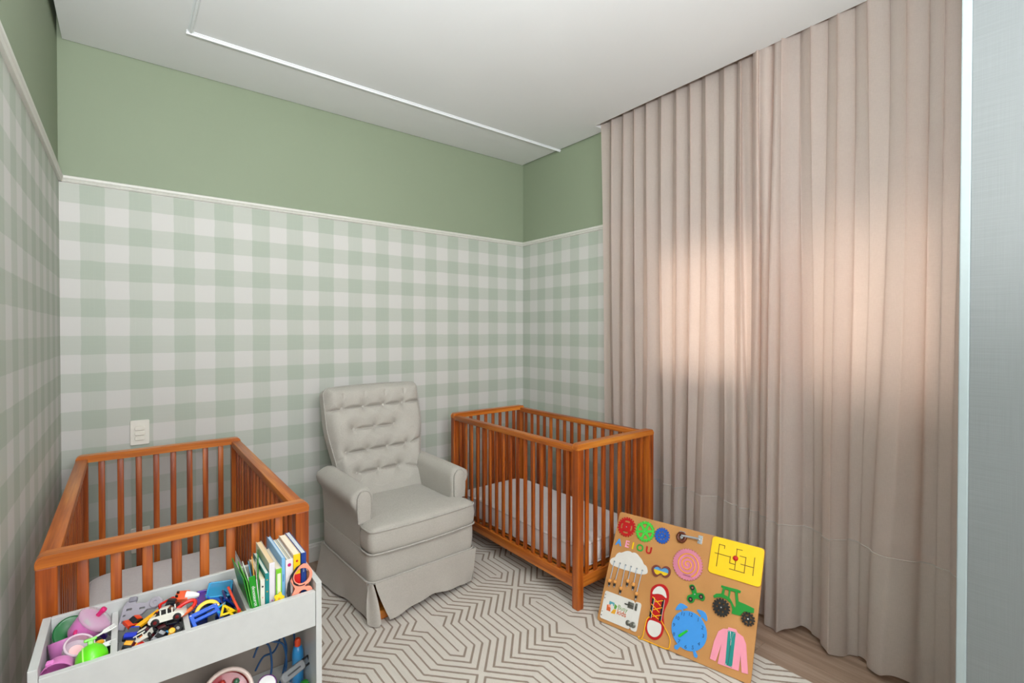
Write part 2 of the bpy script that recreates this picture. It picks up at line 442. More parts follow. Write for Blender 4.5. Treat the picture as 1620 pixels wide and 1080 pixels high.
obj('edge_profile', B(-.304, -.277, .770, .7925, .02, 2.6, bev=.003), M('satin_profile', (158, 171, 173), .4), wd, label='bright aluminium edge profile')
obj('edge_profile', B(-.304, -.277, -.2045, -.2005, .02, 2.6, bev=.001), M('satin_profile', (158, 171, 173), .4), wd)

# ------------------------------------------------------------------ switch plates
def plate(name, label, x, z, kind, w_=.074, h_=.118):
    r = thing(name, label, 'socket' if kind != 'switch' else 'switch', (x, YB-.002, z))
    pm = M('switch_white', (226, 224, 214), .35)
    me = flat([rrect(-w_/2, w_/2, -h_/2, h_/2, .006)], .009, .0015)
    me.transform(Matrix.Rotation(R(90), 4, 'X'))
    obj('plate', me, pm, r, smooth=40) if False else obj('plate', me, pm, r)
    if kind == 'switch':
        for k, zz in enumerate((.020, -.004, -.028)):
            m2 = flat([rrect(-.020, .020, -.0095, .0095, .008)], .006, .0015); m2.transform(Matrix.Rotation(R(90), 4, 'X'))
            obj('rocker', m2, M('rocker_white', (214, 211, 198), .3), r, loc=(0, -.008, zz), rot=(R(-6), 0, 0))
    else:
        m2 = flat([[(-.016, 0), (-.008, .010), (.008, .010), (.016, 0), (.008, -.010), (-.008, -.010)]], .004); m2.transform(Matrix.Rotation(R(90), 4, 'X'))
        obj('outlet', m2, M('rocker_white', (214, 211, 198), .3), r, loc=(0, -.008, 0))
        for dx in (-.008, 0, .008): obj('pin_hole', B(dx-.0015, dx+.0015, -.0135, -.0125, -.002, .002), M('hole_black', (20, 20, 20), .6), r)
    return r
plate('light_switch', 'white three-rocker switch plate above the left crib on the gingham wall', .0475, .861, 'switch')
plate('wall_socket', 'white socket plate low on the wall behind the slats of the left crib', .0465, .342, 'outlet')
s3 = plate('wall_socket', 'white socket plate with a black plug behind the right crib', 2.25, .365, 'outlet')
bm = lathe(new(), [(0, 0), (.013, 0), (.014, .012), (.010, .028), (.004, .032), (0, .032)], 16, Matrix.Rotation(R(90), 4, 'X'))
pg = tag(obj('power_plug', bm, M('plug_black', (24, 24, 26), .4), None, 40, loc=(2.262, YB-.013, .372)), 'small black plug pushed into the socket behind the right crib', 'plug')

# ------------------------------------------------------------------ rug
t = NT('woven_rug'); tc = t.n('ShaderNodeTexCoord'); sp = t.n('ShaderNodeSeparateXYZ'); t.l(tc.outputs['Object'], sp.inputs[0])
wobn = t.noise(t.coords(), 60, 2); wob = t.math('MULTIPLY', t.math('SUBTRACT', wobn, .5), .004)
X = t.math('ADD', sp.outputs['X'], wob); Y = t.math('ADD', sp.outputs['Y'], wob)
Wd = .502; P = .828
q = t.math('DIVIDE', t.math('SUBTRACT', X, 1.583), Wd*2)
fq = t.math('FRACT', t.math('ADD', q, 20.0))
u = t.math('MULTIPLY', t.math('SUBTRACT', .5, t.math('ABSOLUTE', t.math('SUBTRACT', fq, .5))), Wd*2)   # 0 on axis A, Wd on axis B
def rowdist(y0):
    g = t.math('FRACT', t.math('ADD', t.math('DIVIDE', t.math('SUBTRACT', Y, y0), P), 20.5))
    return t.math('MULTIPLY', t.math('ABSOLUTE', t.math('SUBTRACT', g, .5)), P)
dn = rowdist(1.970); db = rowdist(1.557); A = 1/1.10
kf = t.math('ADD', t.math('DIVIDE', t.math('SUBTRACT', u, .251), .0352), 6.0)
kn = t.math('ADD', t.math('DIVIDE', t.math('SUBTRACT', t.math('SUBTRACT', u, t.math('MULTIPLY', dn, A)), .021), .0435), 3.0)
kb = t.math('DIVIDE', t.math('SUBTRACT', t.math('ADD', u, t.math('MULTIPLY', db, A)), .093), .0435)
k1 = t.math('MAXIMUM', kf, kn); kk = t.math('MINIMUM', k1, kb)
dev = t.math('ABSOLUTE', t.math('SUBTRACT', t.math('FRACT', t.math('ADD', kk, 20.5)), .5))
isflat = t.math('LESS_THAN', t.math('ABSOLUTE', t.math('SUBTRACT', kk, kf)), .001)
thr = t.math('SUBTRACT', .150, t.math('MULTIPLY', isflat, .050))
line = t.math('LESS_THAN', dev, thr)
line = t.math('MULTIPLY', line, t.math('MULTIPLY', t.math('GREATER_THAN', kk, -.4), t.math('LESS_THAN', kk, 12.4)))
ca = t.math('MULTIPLY', t.math('LESS_THAN', u, .0035), t.math('GREATER_THAN', dn, .165))
cb = t.math('MULTIPLY', t.math('GREATER_THAN', u, Wd-.0035), t.math('GREATER_THAN', db, .165))
line = t.math('MAXIMUM', line, t.math('MAXIMUM', ca, cb))
# woven ribs and flecks
rib = t.n('ShaderNodeTexWave'); rib.wave_type = 'BANDS'; rib.bands_direction = 'X'; rib.inputs['Scale'].default_value = 60; rib.inputs['Distortion'].default_value = 1.5; rib.inputs['Detail Scale'].default_value = 4
t.l(t.coords((1, .0, 1)), rib.inputs['Vector'])
fleck = t.noise(t.coords((900, 260, 1)), 1, 2)
big = t.noise(t.coords(), 5, 2)
cream = t.ramp(rib.outputs['Fac'], [(.0, S(206, 200, 190)), (1.0, S(228, 222, 213))])
brown = t.ramp(fleck, [(.35, S(112, 94, 80)), (.66, S(190, 176, 162))])
c = t.mix(line, cream, brown)
c = t.mix(1.0, c, t.ramp(big, [(.2, (.93, .93, .93, 1)), (.8, (1, 1, 1, 1))]), 'MULTIPLY')
t.l(c, t.b.inputs['Base Color']); t.b.inputs['Roughness'].default_value = .95; t.b.inputs['Specular IOR Level'].default_value = .1
hgt = t.math('SUBTRACT', t.math('ADD', rib.outputs['Fac'], t.math('MULTIPLY', fleck, .6)), t.math('MULTIPLY', line, 1.2)); t.bump(hgt, .5, .0015)
rg = obj('area_rug', B(.475, 2.042, .28, 2.80, .0005, .009, bev=.003, seg=2), t.m, None)
tag(rg, 'cream woven rug with brown geometric hexagon lines covering the floor', 'rug')

# ------------------------------------------------------------------ cribs
def crib(name, label, x0, y0, W, L, H=.808, ns=8, nl=16, lsp=.068, z0=0.0):
    r = thing(name, label, 'crib', (x0, y0, z0), group='wooden slatted cribs')
    H -= z0; p = .042
    post_m = None
    for (ax, ay) in ((0, 0), (W-p, 0), (0, L-p), (W-p, L-p)):
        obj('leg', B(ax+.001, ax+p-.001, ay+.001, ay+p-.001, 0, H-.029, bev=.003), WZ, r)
    # end rails run over the legs with rounded top corners
    def endrail(y):
        rr = .018; prof = [(0, H-.030), (0, H-rr)]
        for k in range(1, 6): a = PI-k*PI/10; prof.append((rr+rr*math.cos(a), H-rr+rr*math.sin(a)))
        for k in range(0, 5): a = PI/2-k*PI/10; prof.append((W-rr+rr*math.cos(a), H-rr+rr*math.sin(a)))
        prof += [(W, H-rr), (W, H-.030)]
        bm = loft([[(a, y, z) for a, z in prof], [(a, y+p, z) for a, z in prof]])
        es = [e for e in bm.edges if abs(e.verts[0].co.y-e.verts[1].co.y) < 1e-6 and max(e.verts[0].co.z, e.verts[1].co.z) > H-.0299]
        bmesh.ops.bevel(bm, geom=es, offset=.003, segments=2, affect='EDGES')
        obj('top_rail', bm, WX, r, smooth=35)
    endrail(0); endrail(L-p)
    for x in (0, W-p):
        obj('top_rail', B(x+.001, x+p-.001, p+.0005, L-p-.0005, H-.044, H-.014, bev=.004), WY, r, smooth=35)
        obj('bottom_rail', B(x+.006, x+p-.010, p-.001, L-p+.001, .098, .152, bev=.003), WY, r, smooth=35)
    for y in (0, L-p):
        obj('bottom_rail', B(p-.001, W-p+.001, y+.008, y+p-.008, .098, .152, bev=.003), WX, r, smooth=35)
    sx = finish(B(-.0115, .0115, -.006, .006, .150, H-.028, bev=.003), 40)
    sy = finish(B(-.006, .006, -.0115, .0115, .150, H-.040, bev=.003), 40)
    for y in (p/2, L-p/2):
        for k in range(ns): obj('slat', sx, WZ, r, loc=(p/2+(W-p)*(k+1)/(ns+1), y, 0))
    for x in (p/2, W-p/2):
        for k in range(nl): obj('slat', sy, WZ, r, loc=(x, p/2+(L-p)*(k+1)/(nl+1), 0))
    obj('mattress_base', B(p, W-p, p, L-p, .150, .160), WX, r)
    # mattress: a thing of its own lying in the crib
    return r
MATF = linen('white_quilt', (232, 227, 227), (224, 218, 219), 900)
MATP = M('mattress_piping', (205, 200, 200), .8)
def mattress(label, x0, y0, W, L, z0):
    r = thing('crib_mattress', label, 'mattress', (x0+W/2, y0+L/2, z0))
    w2, l2, rad = W/2-.045, L/2-.046, .075
    rings = []
    for z, ins in ((0, .012), (.006, .003), (.012, 0), (.03, -.003), (.06, -.005), (.09, -.003), (.108, 0), (.116, .002), (.121, .010), (.124, .03), (.126, .08)):
        pts = rrect(-w2+ins, w2-ins, -l2+ins, l2-ins, max(rad-ins, .01), 8)
        rings.append([(a, b, z) for a, b in pts])
    # quilting wrinkles on the side band
    rr = []
    for i, rg_ in enumerate(rings):
        out = []
        # resample straight sides
        for k in range(len(rg_)):
            a = Vector(rg_[k]); b = Vector(rg_[(k+1) % len(rg_)]); n = max(1, int((b-a).length/.03)) if i >= 0 else 1
            n = 1 if (b-a).length < .05 else (16 if (b-a).length > .6 else 8)
            for j in range(n): out.append(a.lerp(b, j/n))
        if 2 < i < 7:
            out = [p+Vector((p.x, p.y, 0)).normalized()*(.0018*math.sin(k*1.9)) for k, p in enumerate(out)]
        rr.append(out)
    obj('cover', loft(rr), MATF, r, smooth=50)
    for z in (.010, .114):
        pts = [(a, b, z) for a, b in rrect(-w2-.001, w2+.001, -l2-.001, l2+.001, rad, 8)]
        obj('piping', tube(new(), pts, .0032, 6, True), MATP, r, smooth=60)
    return r
C1 = (1.680, 1.612, .600, 1.160); C2 = (-.176, 1.607, .628, 1.225)
crib('crib', 'orange-brown wooden slatted crib standing on the rug beside the curtain', C1[0], C1[1], C1[2], C1[3], z0=.009)
crib('crib', 'orange-brown wooden slatted crib in the left corner behind the toy organizer', C2[0], C2[1], C2[2], C2[3], nl=17, z0=.0)
mattress('white piped mattress inside the crib beside the curtain', C1[0], C1[1], C1[2], C1[3], .170)
mattress('white piped mattress inside the crib in the left corner', C2[0], C2[1], C2[2], C2[3], .161)

# ------------------------------------------------------------------ armchair
ch = thing('armchair', 'light grey linen nursing armchair with a buttoned back and skirt, between the cribs', 'armchair', (1.130, 2.450, .009), (0, 0, R(2.5)))
def ring_at(outline, z, ins):
    cx = sum(p[0] for p in outline)/len(outline); cy = sum(p[1] for p in outline)/len(outline)
    mx = max(abs(p[0]-cx) for p in outline); my = max(abs(p[1]-cy) for p in outline)
    return [(cx+(p[0]-cx)*(1-ins/mx), cy+(p[1]-cy)*(1-ins/my), z) for p in outline]
SW, SF, SB = .292, -.345, .26       # half width of the seat front, front y, back y
out_base = rrect(-SW, SW, SF+.01, SB, .045, 6)
obj('base', loft([ring_at(out_base, z, i) for z, i in ((.185, .004), (.20, 0), (.25, -.004), (.30, -.004), (.325, 0))]), FAB, ch, smooth=50)
# seat cushion: T shape whose front wings wrap past the arms
T_out = smooth2([(-SW, SF+.045), (-SW+.006, SF+.018), (-SW+.035, SF+.002), (-.15, SF-.008), (0, SF-.012), (.15, SF-.008), (SW-.035, SF+.002), (SW-.006, SF+.018), (SW, SF+.045),
                 (SW, SF+.10), (SW-.012, SF+.118), (.245, SF+.125), (.238, SF+.14), (.238, 0), (.238, .16), (.225, .175), (0, .18), (-.225, .175), (-.238, .16), (-.238, 0), (-.238, SF+.14), (-.245, SF+.125), (-SW+.012, SF+.118), (-SW, SF+.10)], 3)
prof = [(.328, .010), (.334, .001), (.35, -.004), (.385, -.007), (.415, -.003), (.430, .002), (.438, .010), (.446, .03), (.452, .07), (.455, .13), (.456, .2)]
obj('seat_cushion', loft([ring_at(T_out, z, i) for z, i in prof]), FAB, ch, smooth=60)
for z, ins in ((.329, -.004), (.430, -.001)):
    obj('piping', tube(new(), [p for p in ring_at(T_out, z, ins)], .0048, 6, True), PIPE, ch, smooth=60)
obj('piping', tube(new(), ring_at(rrect(-SW, SW, SF+.01, SB, .045, 6), .200, -.005), .0048, 6, True), PIPE, ch, smooth=60)
# arms
def arm(sx):
    def prof_at(g, zc, full=True):
        # g shrinks the section at the rounded ends; outward roll on the outer side (sx)
        pts = []
        inner = .224; outer = .310; zt = zc
        raw = [(inner, .20), (inner, .32), (inner, .44), (inner-.004, zt-.075), (inner-.006, zt-.045), (inner+.004, zt-.020), (inner+.022, zt-.004), (inner+.046, zt), (inner+.070, zt-.006),
               (outer+.020, zt-.026), (outer+.026, zt-.050), (outer+.020, zt-.075), (outer+.004, zt-.098), (outer-.010, zt-.13), (.292, .42), (.288, .30), (.288, .20)]
        cxx, czz = (inner+outer)/2+.006, zt-.06
        for a, b in raw:
            k = g if b > zt-.16 else (g*.6+.4)
            pts.append(((cxx+(a-cxx)*k), (czz+(b-czz)*k) if b > zt-.16 else b))
        return pts
    ys = [(-.222, .80), (-.218, .90), (-.208, .965), (-.19, .995), (-.15, 1), (-.05, 1), (.06, 1), (.15, 1), (.22, .99), (.245, .92), (.252, .8)]
    rings = []
    for y, g in ys:
        zc = .612+.012*max(0, min(1, (y+.2)/.4))
        rings.append([(sx*a, y, b-.009) for a, b in prof_at(g, zc)])
    obj('armrest', loft(rings), FAB, ch, smooth=60)
    # front facing: narrow arch panel outlined by piping
    arch = [(.238, .440), (.236, .50)]+[(.270+.034*math.cos(PI-k*PI/10), .548+.034*1.25*math.sin(k*PI/10)) for k in range(11)]+[(.304, .50), (.300, .440)]
    zz = -.228
    bm = loft([[(sx*a, zz+.010, b) for a, b in arch], [(sx*a, zz, b) for a, b in arch], [(sx*(.270+(a-.270)*.85), zz-.003, .46+(b-.46)*.97) for a, b in arch]])
    obj('arm_front', bm, FAB, ch, smooth=50)
    obj('piping', tube(new(), [(sx*a, zz, b) for a, b in arch], .0040, 6), PIPE, ch, smooth=60)
arm(1); arm(-1)
# back
O = Vector((.022, .155, .42)); UP = Vector((0, math.sin(R(15.5)), math.cos(R(15.5)))); NR = Vector((0, -UP.z, UP.y))
BH = .625
def hw(v): 
    k = max(0, min(1, (v-.10)/.34)); return .250+.042*(k*k*(3-2*k))
rows = [(.500, (-.204, -.080, .044, .167)), (.379, (-.151, -.026, .096)), (.258, (-.206, -.084, .038, .158)), (.141, (-.158, -.033, .092))]
BT = [(x, v) for v, xs in rows for x in xs]
SEG = []
for v, xs in rows:
    for a, b in zip(xs, xs[1:]): SEG.append((a, v, b, v, 1.0))
v1 = rows[0][0]; SEG += [(-.30, v1-.012, -.183, v1, 1.0), (.183, v1, .30, v1+.004, 1.0)]
SEG += [(-.183, .258, -.29, .20, .5), (.183, .258, .29, .29, .8), (-.122, .138, -.19, .05, .45), (.122, .138, .25, .10, .5)]
for (va, xa), (vb, xb) in zip(rows, rows[1:]):
    for a in xa:
        for b in xb:
            if abs(a-b) < .07: SEG.append((a, va, b, vb, .16))
for x_ in rows[0][1]: SEG.append((x_, v1, x_+.008, v1+.07, .30))
def sd(px, py, s):
    ax, ay, bx, by, w_ = s; dx, dy = bx-ax, by-ay; L2 = dx*dx+dy*dy
    k = max(0, min(1, ((px-ax)*dx+(py-ay)*dy)/L2)); return math.hypot(px-ax-k*dx, py-ay-k*dy)
def back_h(u_, v_):
    W_ = hw(v_); e = min(W_-abs(u_), v_+.05, BH-v_); e = max(e, 0)
    edge = 1-math.exp(-(e/.022)**1.3) if e > 0 else 0
    h = .066*edge
    d = 0
    for s in SEG:
        q_ = sd(u_, v_, s)
        if q_ < .08: d = max(d, s[4]*(.016*math.exp(-(q_/.007)**2)+.026*math.exp(-(q_/.026))))
    b = 0
    for x_, vv in BT:
        q_ = math.hypot(u_-x_, v_-vv)
        if q_ < .09: b = max(b, .056*math.exp(-(q_/.028)))
    return h-edge*max(d, b)*1.0
def back_pt(u_, v_, h): return O+Vector((u_, 0, 0))+UP*v_+NR*h
NU, NV = 170, 180
def bf(a, b):
    v_ = BH*b; W_ = hw(v_)
    # rounded top corners
    rc = .040
    if v_ > BH-rc: W_ -= rc-math.sqrt(max(0, rc*rc-(v_-BH+rc)**2))
    u_ = (2*a-1)*W_
    top = BH+.006*math.sin(PI*(a))
    return back_pt(u_, v_+(.006*math.sin(PI*a) if b > .9 else 0), back_h(u_*hw(v_)/max(W_, 1e-6), v_))
obj('back_cushion', sheet(NU, NV, bf), FAB, ch, smooth=70)
# outline loop for shell and piping
def outline(ins=0.0):
    pts = []
    for k in range(17): v_ = (BH-.04)*k/16; pts.append((hw(v_)-ins, v_))
    for k in range(1, 8): a = k*PI/2/8; pts.append((hw(BH)-.04+(.04-ins)*math.cos(a), BH-.04+(.04-ins)*math.sin(a)))
    for k in range(1, 8): x_ = (hw(BH)-.04)*(1-2*k/8); pts.append((x_, BH-ins+.006*math.sin(PI*(k/8))))
    L_ = [(-a, b) for a, b in pts[:24]][::-1]
    return pts+L_
ol = outline(); 
sh = [[back_pt(a*s, b, h) for a, b in ol] for h, s in ((.002, 1.0), (-.02, 1.012), (-.055, 1.0), (-.075, .97))]
obj('back_shell', loft(sh), FAB, ch, smooth=60)
obj('piping', tube(new(), [back_pt(a, b, .004) for a, b in ol], .0034, 6), PIPE, ch, smooth=60)
bmsh = finish(lathe(new(), [(0, .006), (.005, .0055), (.0090, .003), (.0100, 0), (0, 0)], 14), 60)
rotb = NR.to_track_quat('Z', 'Y').to_euler()
for x_, vv in BT: obj('button', bmsh, FAB, ch, loc=back_pt(x_, vv, back_h(x_, vv)+.009), rot=rotb)
# skirt: panels hanging from the lower piping, open pleat at the front left corner
SK = linen('skirt_linen', (190, 185, 177), (174, 169, 161), 1100)
def skirt(name, p0, p1, f0, f1, wav, n=40, lab=None, sag=0.0, lift=0.0):
    """p0,p1: top ends (x,y); f0,f1: bottom ends (x,y)"""
    def fn(a, b):
        t0 = Vector(p0).lerp(Vector(p1), a); t1 = Vector(f0).lerp(Vector(f1), a)
        k = b; q_ = t0.lerp(t1, k**1.2); d = (Vector(p1)-Vector(p0)).normalized(); nr = Vector((d.y, -d.x))
        w_ = wav(a)*k*k
        z = .198-(.180-lift*(1-abs(2*a-1)))*b+sag*math.sin(PI*a)*b
        return (q_.x+nr.x*w_, q_.y+nr.y*w_, max(z, .003))
    return obj(name, sheet(n, 14, fn, .003), SK, ch, smooth=60, label=lab)
skirt('skirt', (-SW+.020, SF+.004), (SW+.002, SF+.004), (-SW+.085, SF-.006), (SW-.012, SF+.020), lambda a: .006*math.sin(a*9+1)+.005*math.sin(a*21)-.012*math.exp(-((a-.97)/.05)**2), lift=.022)
skirt('skirt', (-SW-.004, SB), (-SW-.004, SF+.030), (-SW-.030, SB+.02), (-SW+.012, SF+.030), lambda a: .010*math.sin(a*7)+.004*math.sin(a*19), lift=.0)
skirt('skirt', (SW+.004, SF+.012), (SW+.004, SB), (SW+.000, SF+.030), (SW+.025, SB+.02), lambda a: .008*math.sin(a*8), lift=.0)
skirt('skirt', (SW, SB+.003), (-SW, SB+.003), (SW+.02, SB+.045), (-SW-.02, SB+.045), lambda a: .006*math.sin(a*11), lift=.0)
# corner pleat tongue
def tg(a, b):
    x0, x1 = -SW-.001, -SW+.020
    cx_, cy_ = -SW+.004, SF+.012
    wd_ = .010+.060*b*(1-.55*b)
    x_ = cx_+(a-.5)*wd_*1.3+.012*b; y_ = cy_-.012*b+(a-.5)*wd_*-1.0+.006*math.sin(a*6)
    return (x_, y_+.012*abs(a-.5), max(.198-.182*b-.012*math.sin(PI*a)*b, .002))
obj('pleat', sheet(10, 14, tg, .003), SK, ch, smooth=60, label='folded corner pleat hanging open')
gb = B(-.23, .23, -.24, .22, .0, .035, bev=.008); box(gb, -.05, .05, -.2, .18, .03, .19, bev=.004)
obj('wooden_base', gb, WX, ch, smooth=40)
obj('wooden_foot', B(-.262, -.190, SF+.03, -.10, .004, .05, bev=.008), WX, ch, smooth=40)

# ------------------------------------------------------------------ toy organizer
ox, oy = -.157, 1.330; OL, OD, OZ = .562, .228, .680
og = thing('toy_organizer', 'low white toy organizer with an open divided tray on top and a shelf below', 'organizer', (ox, oy, 0))
obj('side_panel', B(0, .015, 0, OD, 0, OZ, bev=.0012), WHITE, og); obj('side_panel', B(OL-.015, OL, 0, OD, 0, OZ, bev=.0012), WHITE, og)
obj('back_panel', B(.0155, OL-.0155, OD-.012, OD, .556, OZ, bev=.001), WHITE, og)
obj('backing', B(.0155, OL-.0155, OD-.008, OD-.002, .05, .5555), M('shaded_backing', (158, 148, 138), .6), og, label='thin lower backing sheet, its shade put in as taupe')  # shade below the tray put into the panel colour
obj('front_panel', B(.0155, OL-.0155, .003, .018, .564, .657, bev=.001), WHITE, og)
obj('tray_floor', B(.0155, OL-.0155, .0185, OD-.0125, .566, .578), WHITE, og)
obj('shelf', B(.0155, OL-.0155, .003, OD-.0125, .345, .360, bev=.001), WHITE, og)
obj('shelf', B(.0155, OL-.0155, .003, OD-.0125, .055, .070, bev=.001), WHITE, og)
for dx in (.125, .259, .386): obj('divider', B(dx, dx+.012, .0185, OD-.0125, .5785, .655, bev=.001), WHITE, og)

def T(x, y, z, rx=0, ry=0, rz=0): return dict(loc=(x, y, z), rot=(R(rx), R(ry), R(rz)))
def AX(x, y, z, axis, up=(0, 0, 1)):
    """placement whose local Z points along axis and local Y leans towards up"""
    a = Vector(axis).normalized(); u_ = Vector(up); u_ = (u_-a*u_.dot(a)).normalized(); xx = u_.cross(a)
    return dict(loc=(x, y, z), rot=Matrix((xx, u_, a)).transposed().to_euler())
# --- first compartment: kitchen toys
k = thing('toy_pot', 'pink toy pot with clear lid and magenta spout, topmost in the left compartment', 'toy pot', **AX(-.088, 1.506, .642, (.678, -.125, .719), (-.6, 0, 1)))
k.scale = (.84, .84, .84)
pk = plastic('toy_pink', (222, 128, 198)); mg = plastic('toy_magenta', (214, 26, 110)); ll = plastic('toy_lilac', (196, 116, 178))
obj('body', lathe(new(), [(0, -.010), (.028, -.010), (.034, -.003), (.038, .018), (.041, .040), (.043, .041), (.043, .045), (.040, .045), (.036, .02), (.030, .0), (0, -.002)], 28), pk, k, smooth=40)
CLR = M('clear_plastic', (240, 226, 234), .08, alpha=.38, coat=.5)
obj('lid', lathe(new(), [(.044, .040), (.046, .045), (.044, .051), (.038, .056), (.020, .059), (0, .060)], 28), CLR, k, smooth=50, label='clear domed lid')
s_ = obj('spout', lathe(new(), [(0, .056), (.006, .056), (.0062, .066), (.0075, .074), (.0078, .079), (.0065, .082), (0, .083)], 16), mg, k, smooth=40, loc=(-.004, .004, 0), label='magenta spout')
obj('handle', tube(new(), cr([(-.031, .024, .018), (-.044, .022, .018), (-.050, .008, .018), (-.044, -.006, .018), (-.038, -.010, .018)], 4), .0045, 8), mg, k, smooth=60, label='magenta handle')
k = thing('toy_bucket', 'lilac toy cup lying on its side along the left wall of the tray', 'toy cup', **AX(-.111, 1.462, .632, (-.12, .42, .89), (0, 0, 1)))
k.scale = (.80, .80, .80)
obj('body', lathe(new(), [(0, -.034), (.028, -.034), (.031, -.030), (.034, .034), (.032, .034), (.029, -.028), (0, -.030)], 28), ll, k, smooth=40)
obj('rim', tube(new(), [(a, b, .034) for a, b in circ(0, 0, .033, 28)], .0015, 6, True), ll, k, smooth=60)
k = thing('toy_jar', 'transparent round toy jar lying open beside the lime green toy', 'toy jar', **AX(-.087, 1.424, .655, (.30, -.42, .80)))
k.scale = (.76, .76, .76)
obj('wall', lathe(new(), [(0, -.020), (.028, -.020), (.034, -.014), (.035, .006), (.033, .007), (.032, -.013), (.027, -.017), (0, -.017)], 28), CLR, k, smooth=40)
obj('rim', tube(new(), [(a, b, .007) for a, b in circ(0, 0, .034, 28)], .003, 8, True), M('jar_rim', (232, 210, 222), .15, alpha=.75), k, smooth=60)
obj('sticker', lathe(new(), [(0, -.016), (.018, -.016), (.0175, -.0145), (0, -.0145)], 20), M('pale_pink', (244, 196, 196), .5), k, smooth=40)
k = thing('toy_apple', 'lime green round toy with a short stem at the front rim of the tray', 'toy fruit', **AX(-.063, 1.373, .645, (1, .05, .05), (-.12, .42, .9)))
k.scale = (.84, .84, .84)
lm = plastic('toy_lime', (98, 214, 22))
obj('body', lathe(new(), [(0, -.034), (.014, -.031), (.026, -.023), (.034, -.010), (.036, 0), (.034, .010), (.026, .023), (.014, .031), (0, .034)], 28), lm, k, smooth=60)
obj('seam', tube(new(), [(a, b, -.016) for a, b in circ(0, 0, .0315, 28)], .0016, 6, True), M('lime_pale', (176, 240, 120), .3), k, smooth=60)
obj('stem', B(-.004, .004, .031, .045, -.006, .006, bev=.002), lm, k); obj('stem_cap', B(-.005, .005, .042, .049, -.013, .013, bev=.002), lm, k)
k = thing('toy_measuring_cup', 'light pink toy measuring cup with flat handle, front left corner of tray', 'toy cup', **AX(-.116, 1.376, .640, (-.15, -.86, -.18), (-.1, 0, 1)))
k.scale = (.84, .84, .84)
obj('bowl', lathe(new(), [(0, -.022), (.024, -.022), (.028, -.018), (.033, .012), (.031, .012), (.026, -.016), (0, -.018)], 26), pk, k, smooth=40)
obj('handle', flat([rrect(-.026, .050, -.018, -.006, .004), rrect(-.018, -.004, -.0135, -.0105, .001)], .003, 0, .013), pk, k, label='flat slotted handle')
obj('tab', B(-.018, -.004, .024, .034, -.006, .008, bev=.002), pk, k)
dg = plastic('toy_dark_green', (16, 104, 48))
k = thing('toy_plate', 'dark green toy plate leaning on the tray back wall', 'toy plate', **T(-.106, 1.524, .646, 50, 0, 12))
obj('dish', lathe(new(), [(0, 0), (.020, 0), (.027, .005), (.032, .006), (.032, .008), (.026, .007), (.018, .003), (0, .003)], 28), dg, k, smooth=40)
obj('rim', tube(new(), [(a, b, .007) for a, b in circ(0, 0, .032, 28)], .0016, 6, True), dg, k, smooth=60)
k = thing('toy_spoon', 'magenta toy spoon between the green plate and the pink pot', 'toy spoon', **T(-.087, 1.497, .655, 20, -10, 60))
obj('bowl', lathe(new(), [(0, -.003), (.007, -.002), (.010, .002), (.009, .002), (.006, 0), (0, -.001)], 16), mg, k, smooth=60)
obj('handle', tube(new(), [(-.008, 0, .001), (-.025, .001, .003), (-.045, .002, .002)], [.0025, .0018, .0022], 8), mg, k, smooth=60)
orr = plastic('toy_orange', (236, 98, 20))
k = thing('toy_carrot', 'orange toy carrot lying between the lilac cup and the pink pot', 'toy food', **T(-.100, 1.490, .640, 0, 80, 30))
obj('body', lathe(new(), [(0, -.026), (.003, -.024), (.007, -.004), (.009, .012), (.007, .019), (0, .021)], 16), orr, k, smooth=60)
obj('top', lathe(new(), [(0, .018), (.004, .019), (.003, .028), (0, .029)], 10), dg, k, smooth=60)
yl = plastic('toy_yellow', (246, 178, 20))
k = thing('toy_banana', 'amber yellow toy piece right of the clear jar', 'toy food', **T(-.055, 1.424, .640, 10, 0, 80))
obj('body', tube(new(), cr([(-.018, -.004, -.002), (-.006, .002, .002), (.008, .002, .003), (.020, -.006, 0)], 5), [.003]+[.0075]*13+[.004, .003], 10), yl, k, smooth=60)
obj('tip', lathe(new(), [(0, 0), (.004, .0), (.003, .004), (0, .005)], 10), M('tip_white', (235, 235, 232), .3), k, loc=(.021, -.006, 0))
wt = plastic('toy_white', (232, 232, 230))
def fork(name, lab, **kw):
    k = thing(name, lab, 'toy fork', **kw)
    hd = [(-.009, 0), (-.010, .010), (-.010, .026), (-.0065, .026), (-.0065, .012), (-.0035, .012), (-.0035, .026), (.0, .026), (.0, .012), (.0035, .012), (.0035, .026), (.007, .026), (.008, .010), (.007, 0), (.003, -.006), (-.004, -.006)]
    k.scale = (.8, .8, .8); obj('head', flat([hd], .003, .0008), wt, k); obj('handle', flat([rrect(-.003, .003, -.035, -.005, .002)], .003, .0006), wt, k)
fork('toy_fork', 'white toy fork under the rim of the pink pot', **T(-.043, 1.446, .660, 12, 10, -70))
fork('toy_fork', 'white toy fork beside the first divider, pointing at the brown ball', **T(-.044, 1.404, .650, 5, 14, -95))
k = tag(obj('toy_ball', lathe(new(), [(0, -.013), (.009, -.009), (.013, 0), (.009, .009), (0, .013)], 20), plastic('toy_brown', (104, 56, 28)), None, 80, loc=(-.046, 1.366, .634)), 'small brown toy ball beside the first divider', 'toy ball')
k = tag(obj('toy_ball', lathe(new(), [(0, -.010), (.007, -.007), (.010, 0), (.007, .007), (0, .010)], 20), plastic('toy_turquoise', (60, 186, 180)), None, 80, loc=(-.042, 1.3585, .612)), 'small turquoise toy ball in the front corner by the first divider', 'toy ball')
k = thing('toy_knife', 'dark grey toy knife leaning against the first divider', 'toy knife', **T(-.042, 1.462, .636, 75, 20, -60))
obj('blade', flat([[(0, 0), (.030, -.002), (.042, .006), (.040, .012), (0, .010)]], .002), M('toy_grey', (150, 150, 158), .3, .3), k)
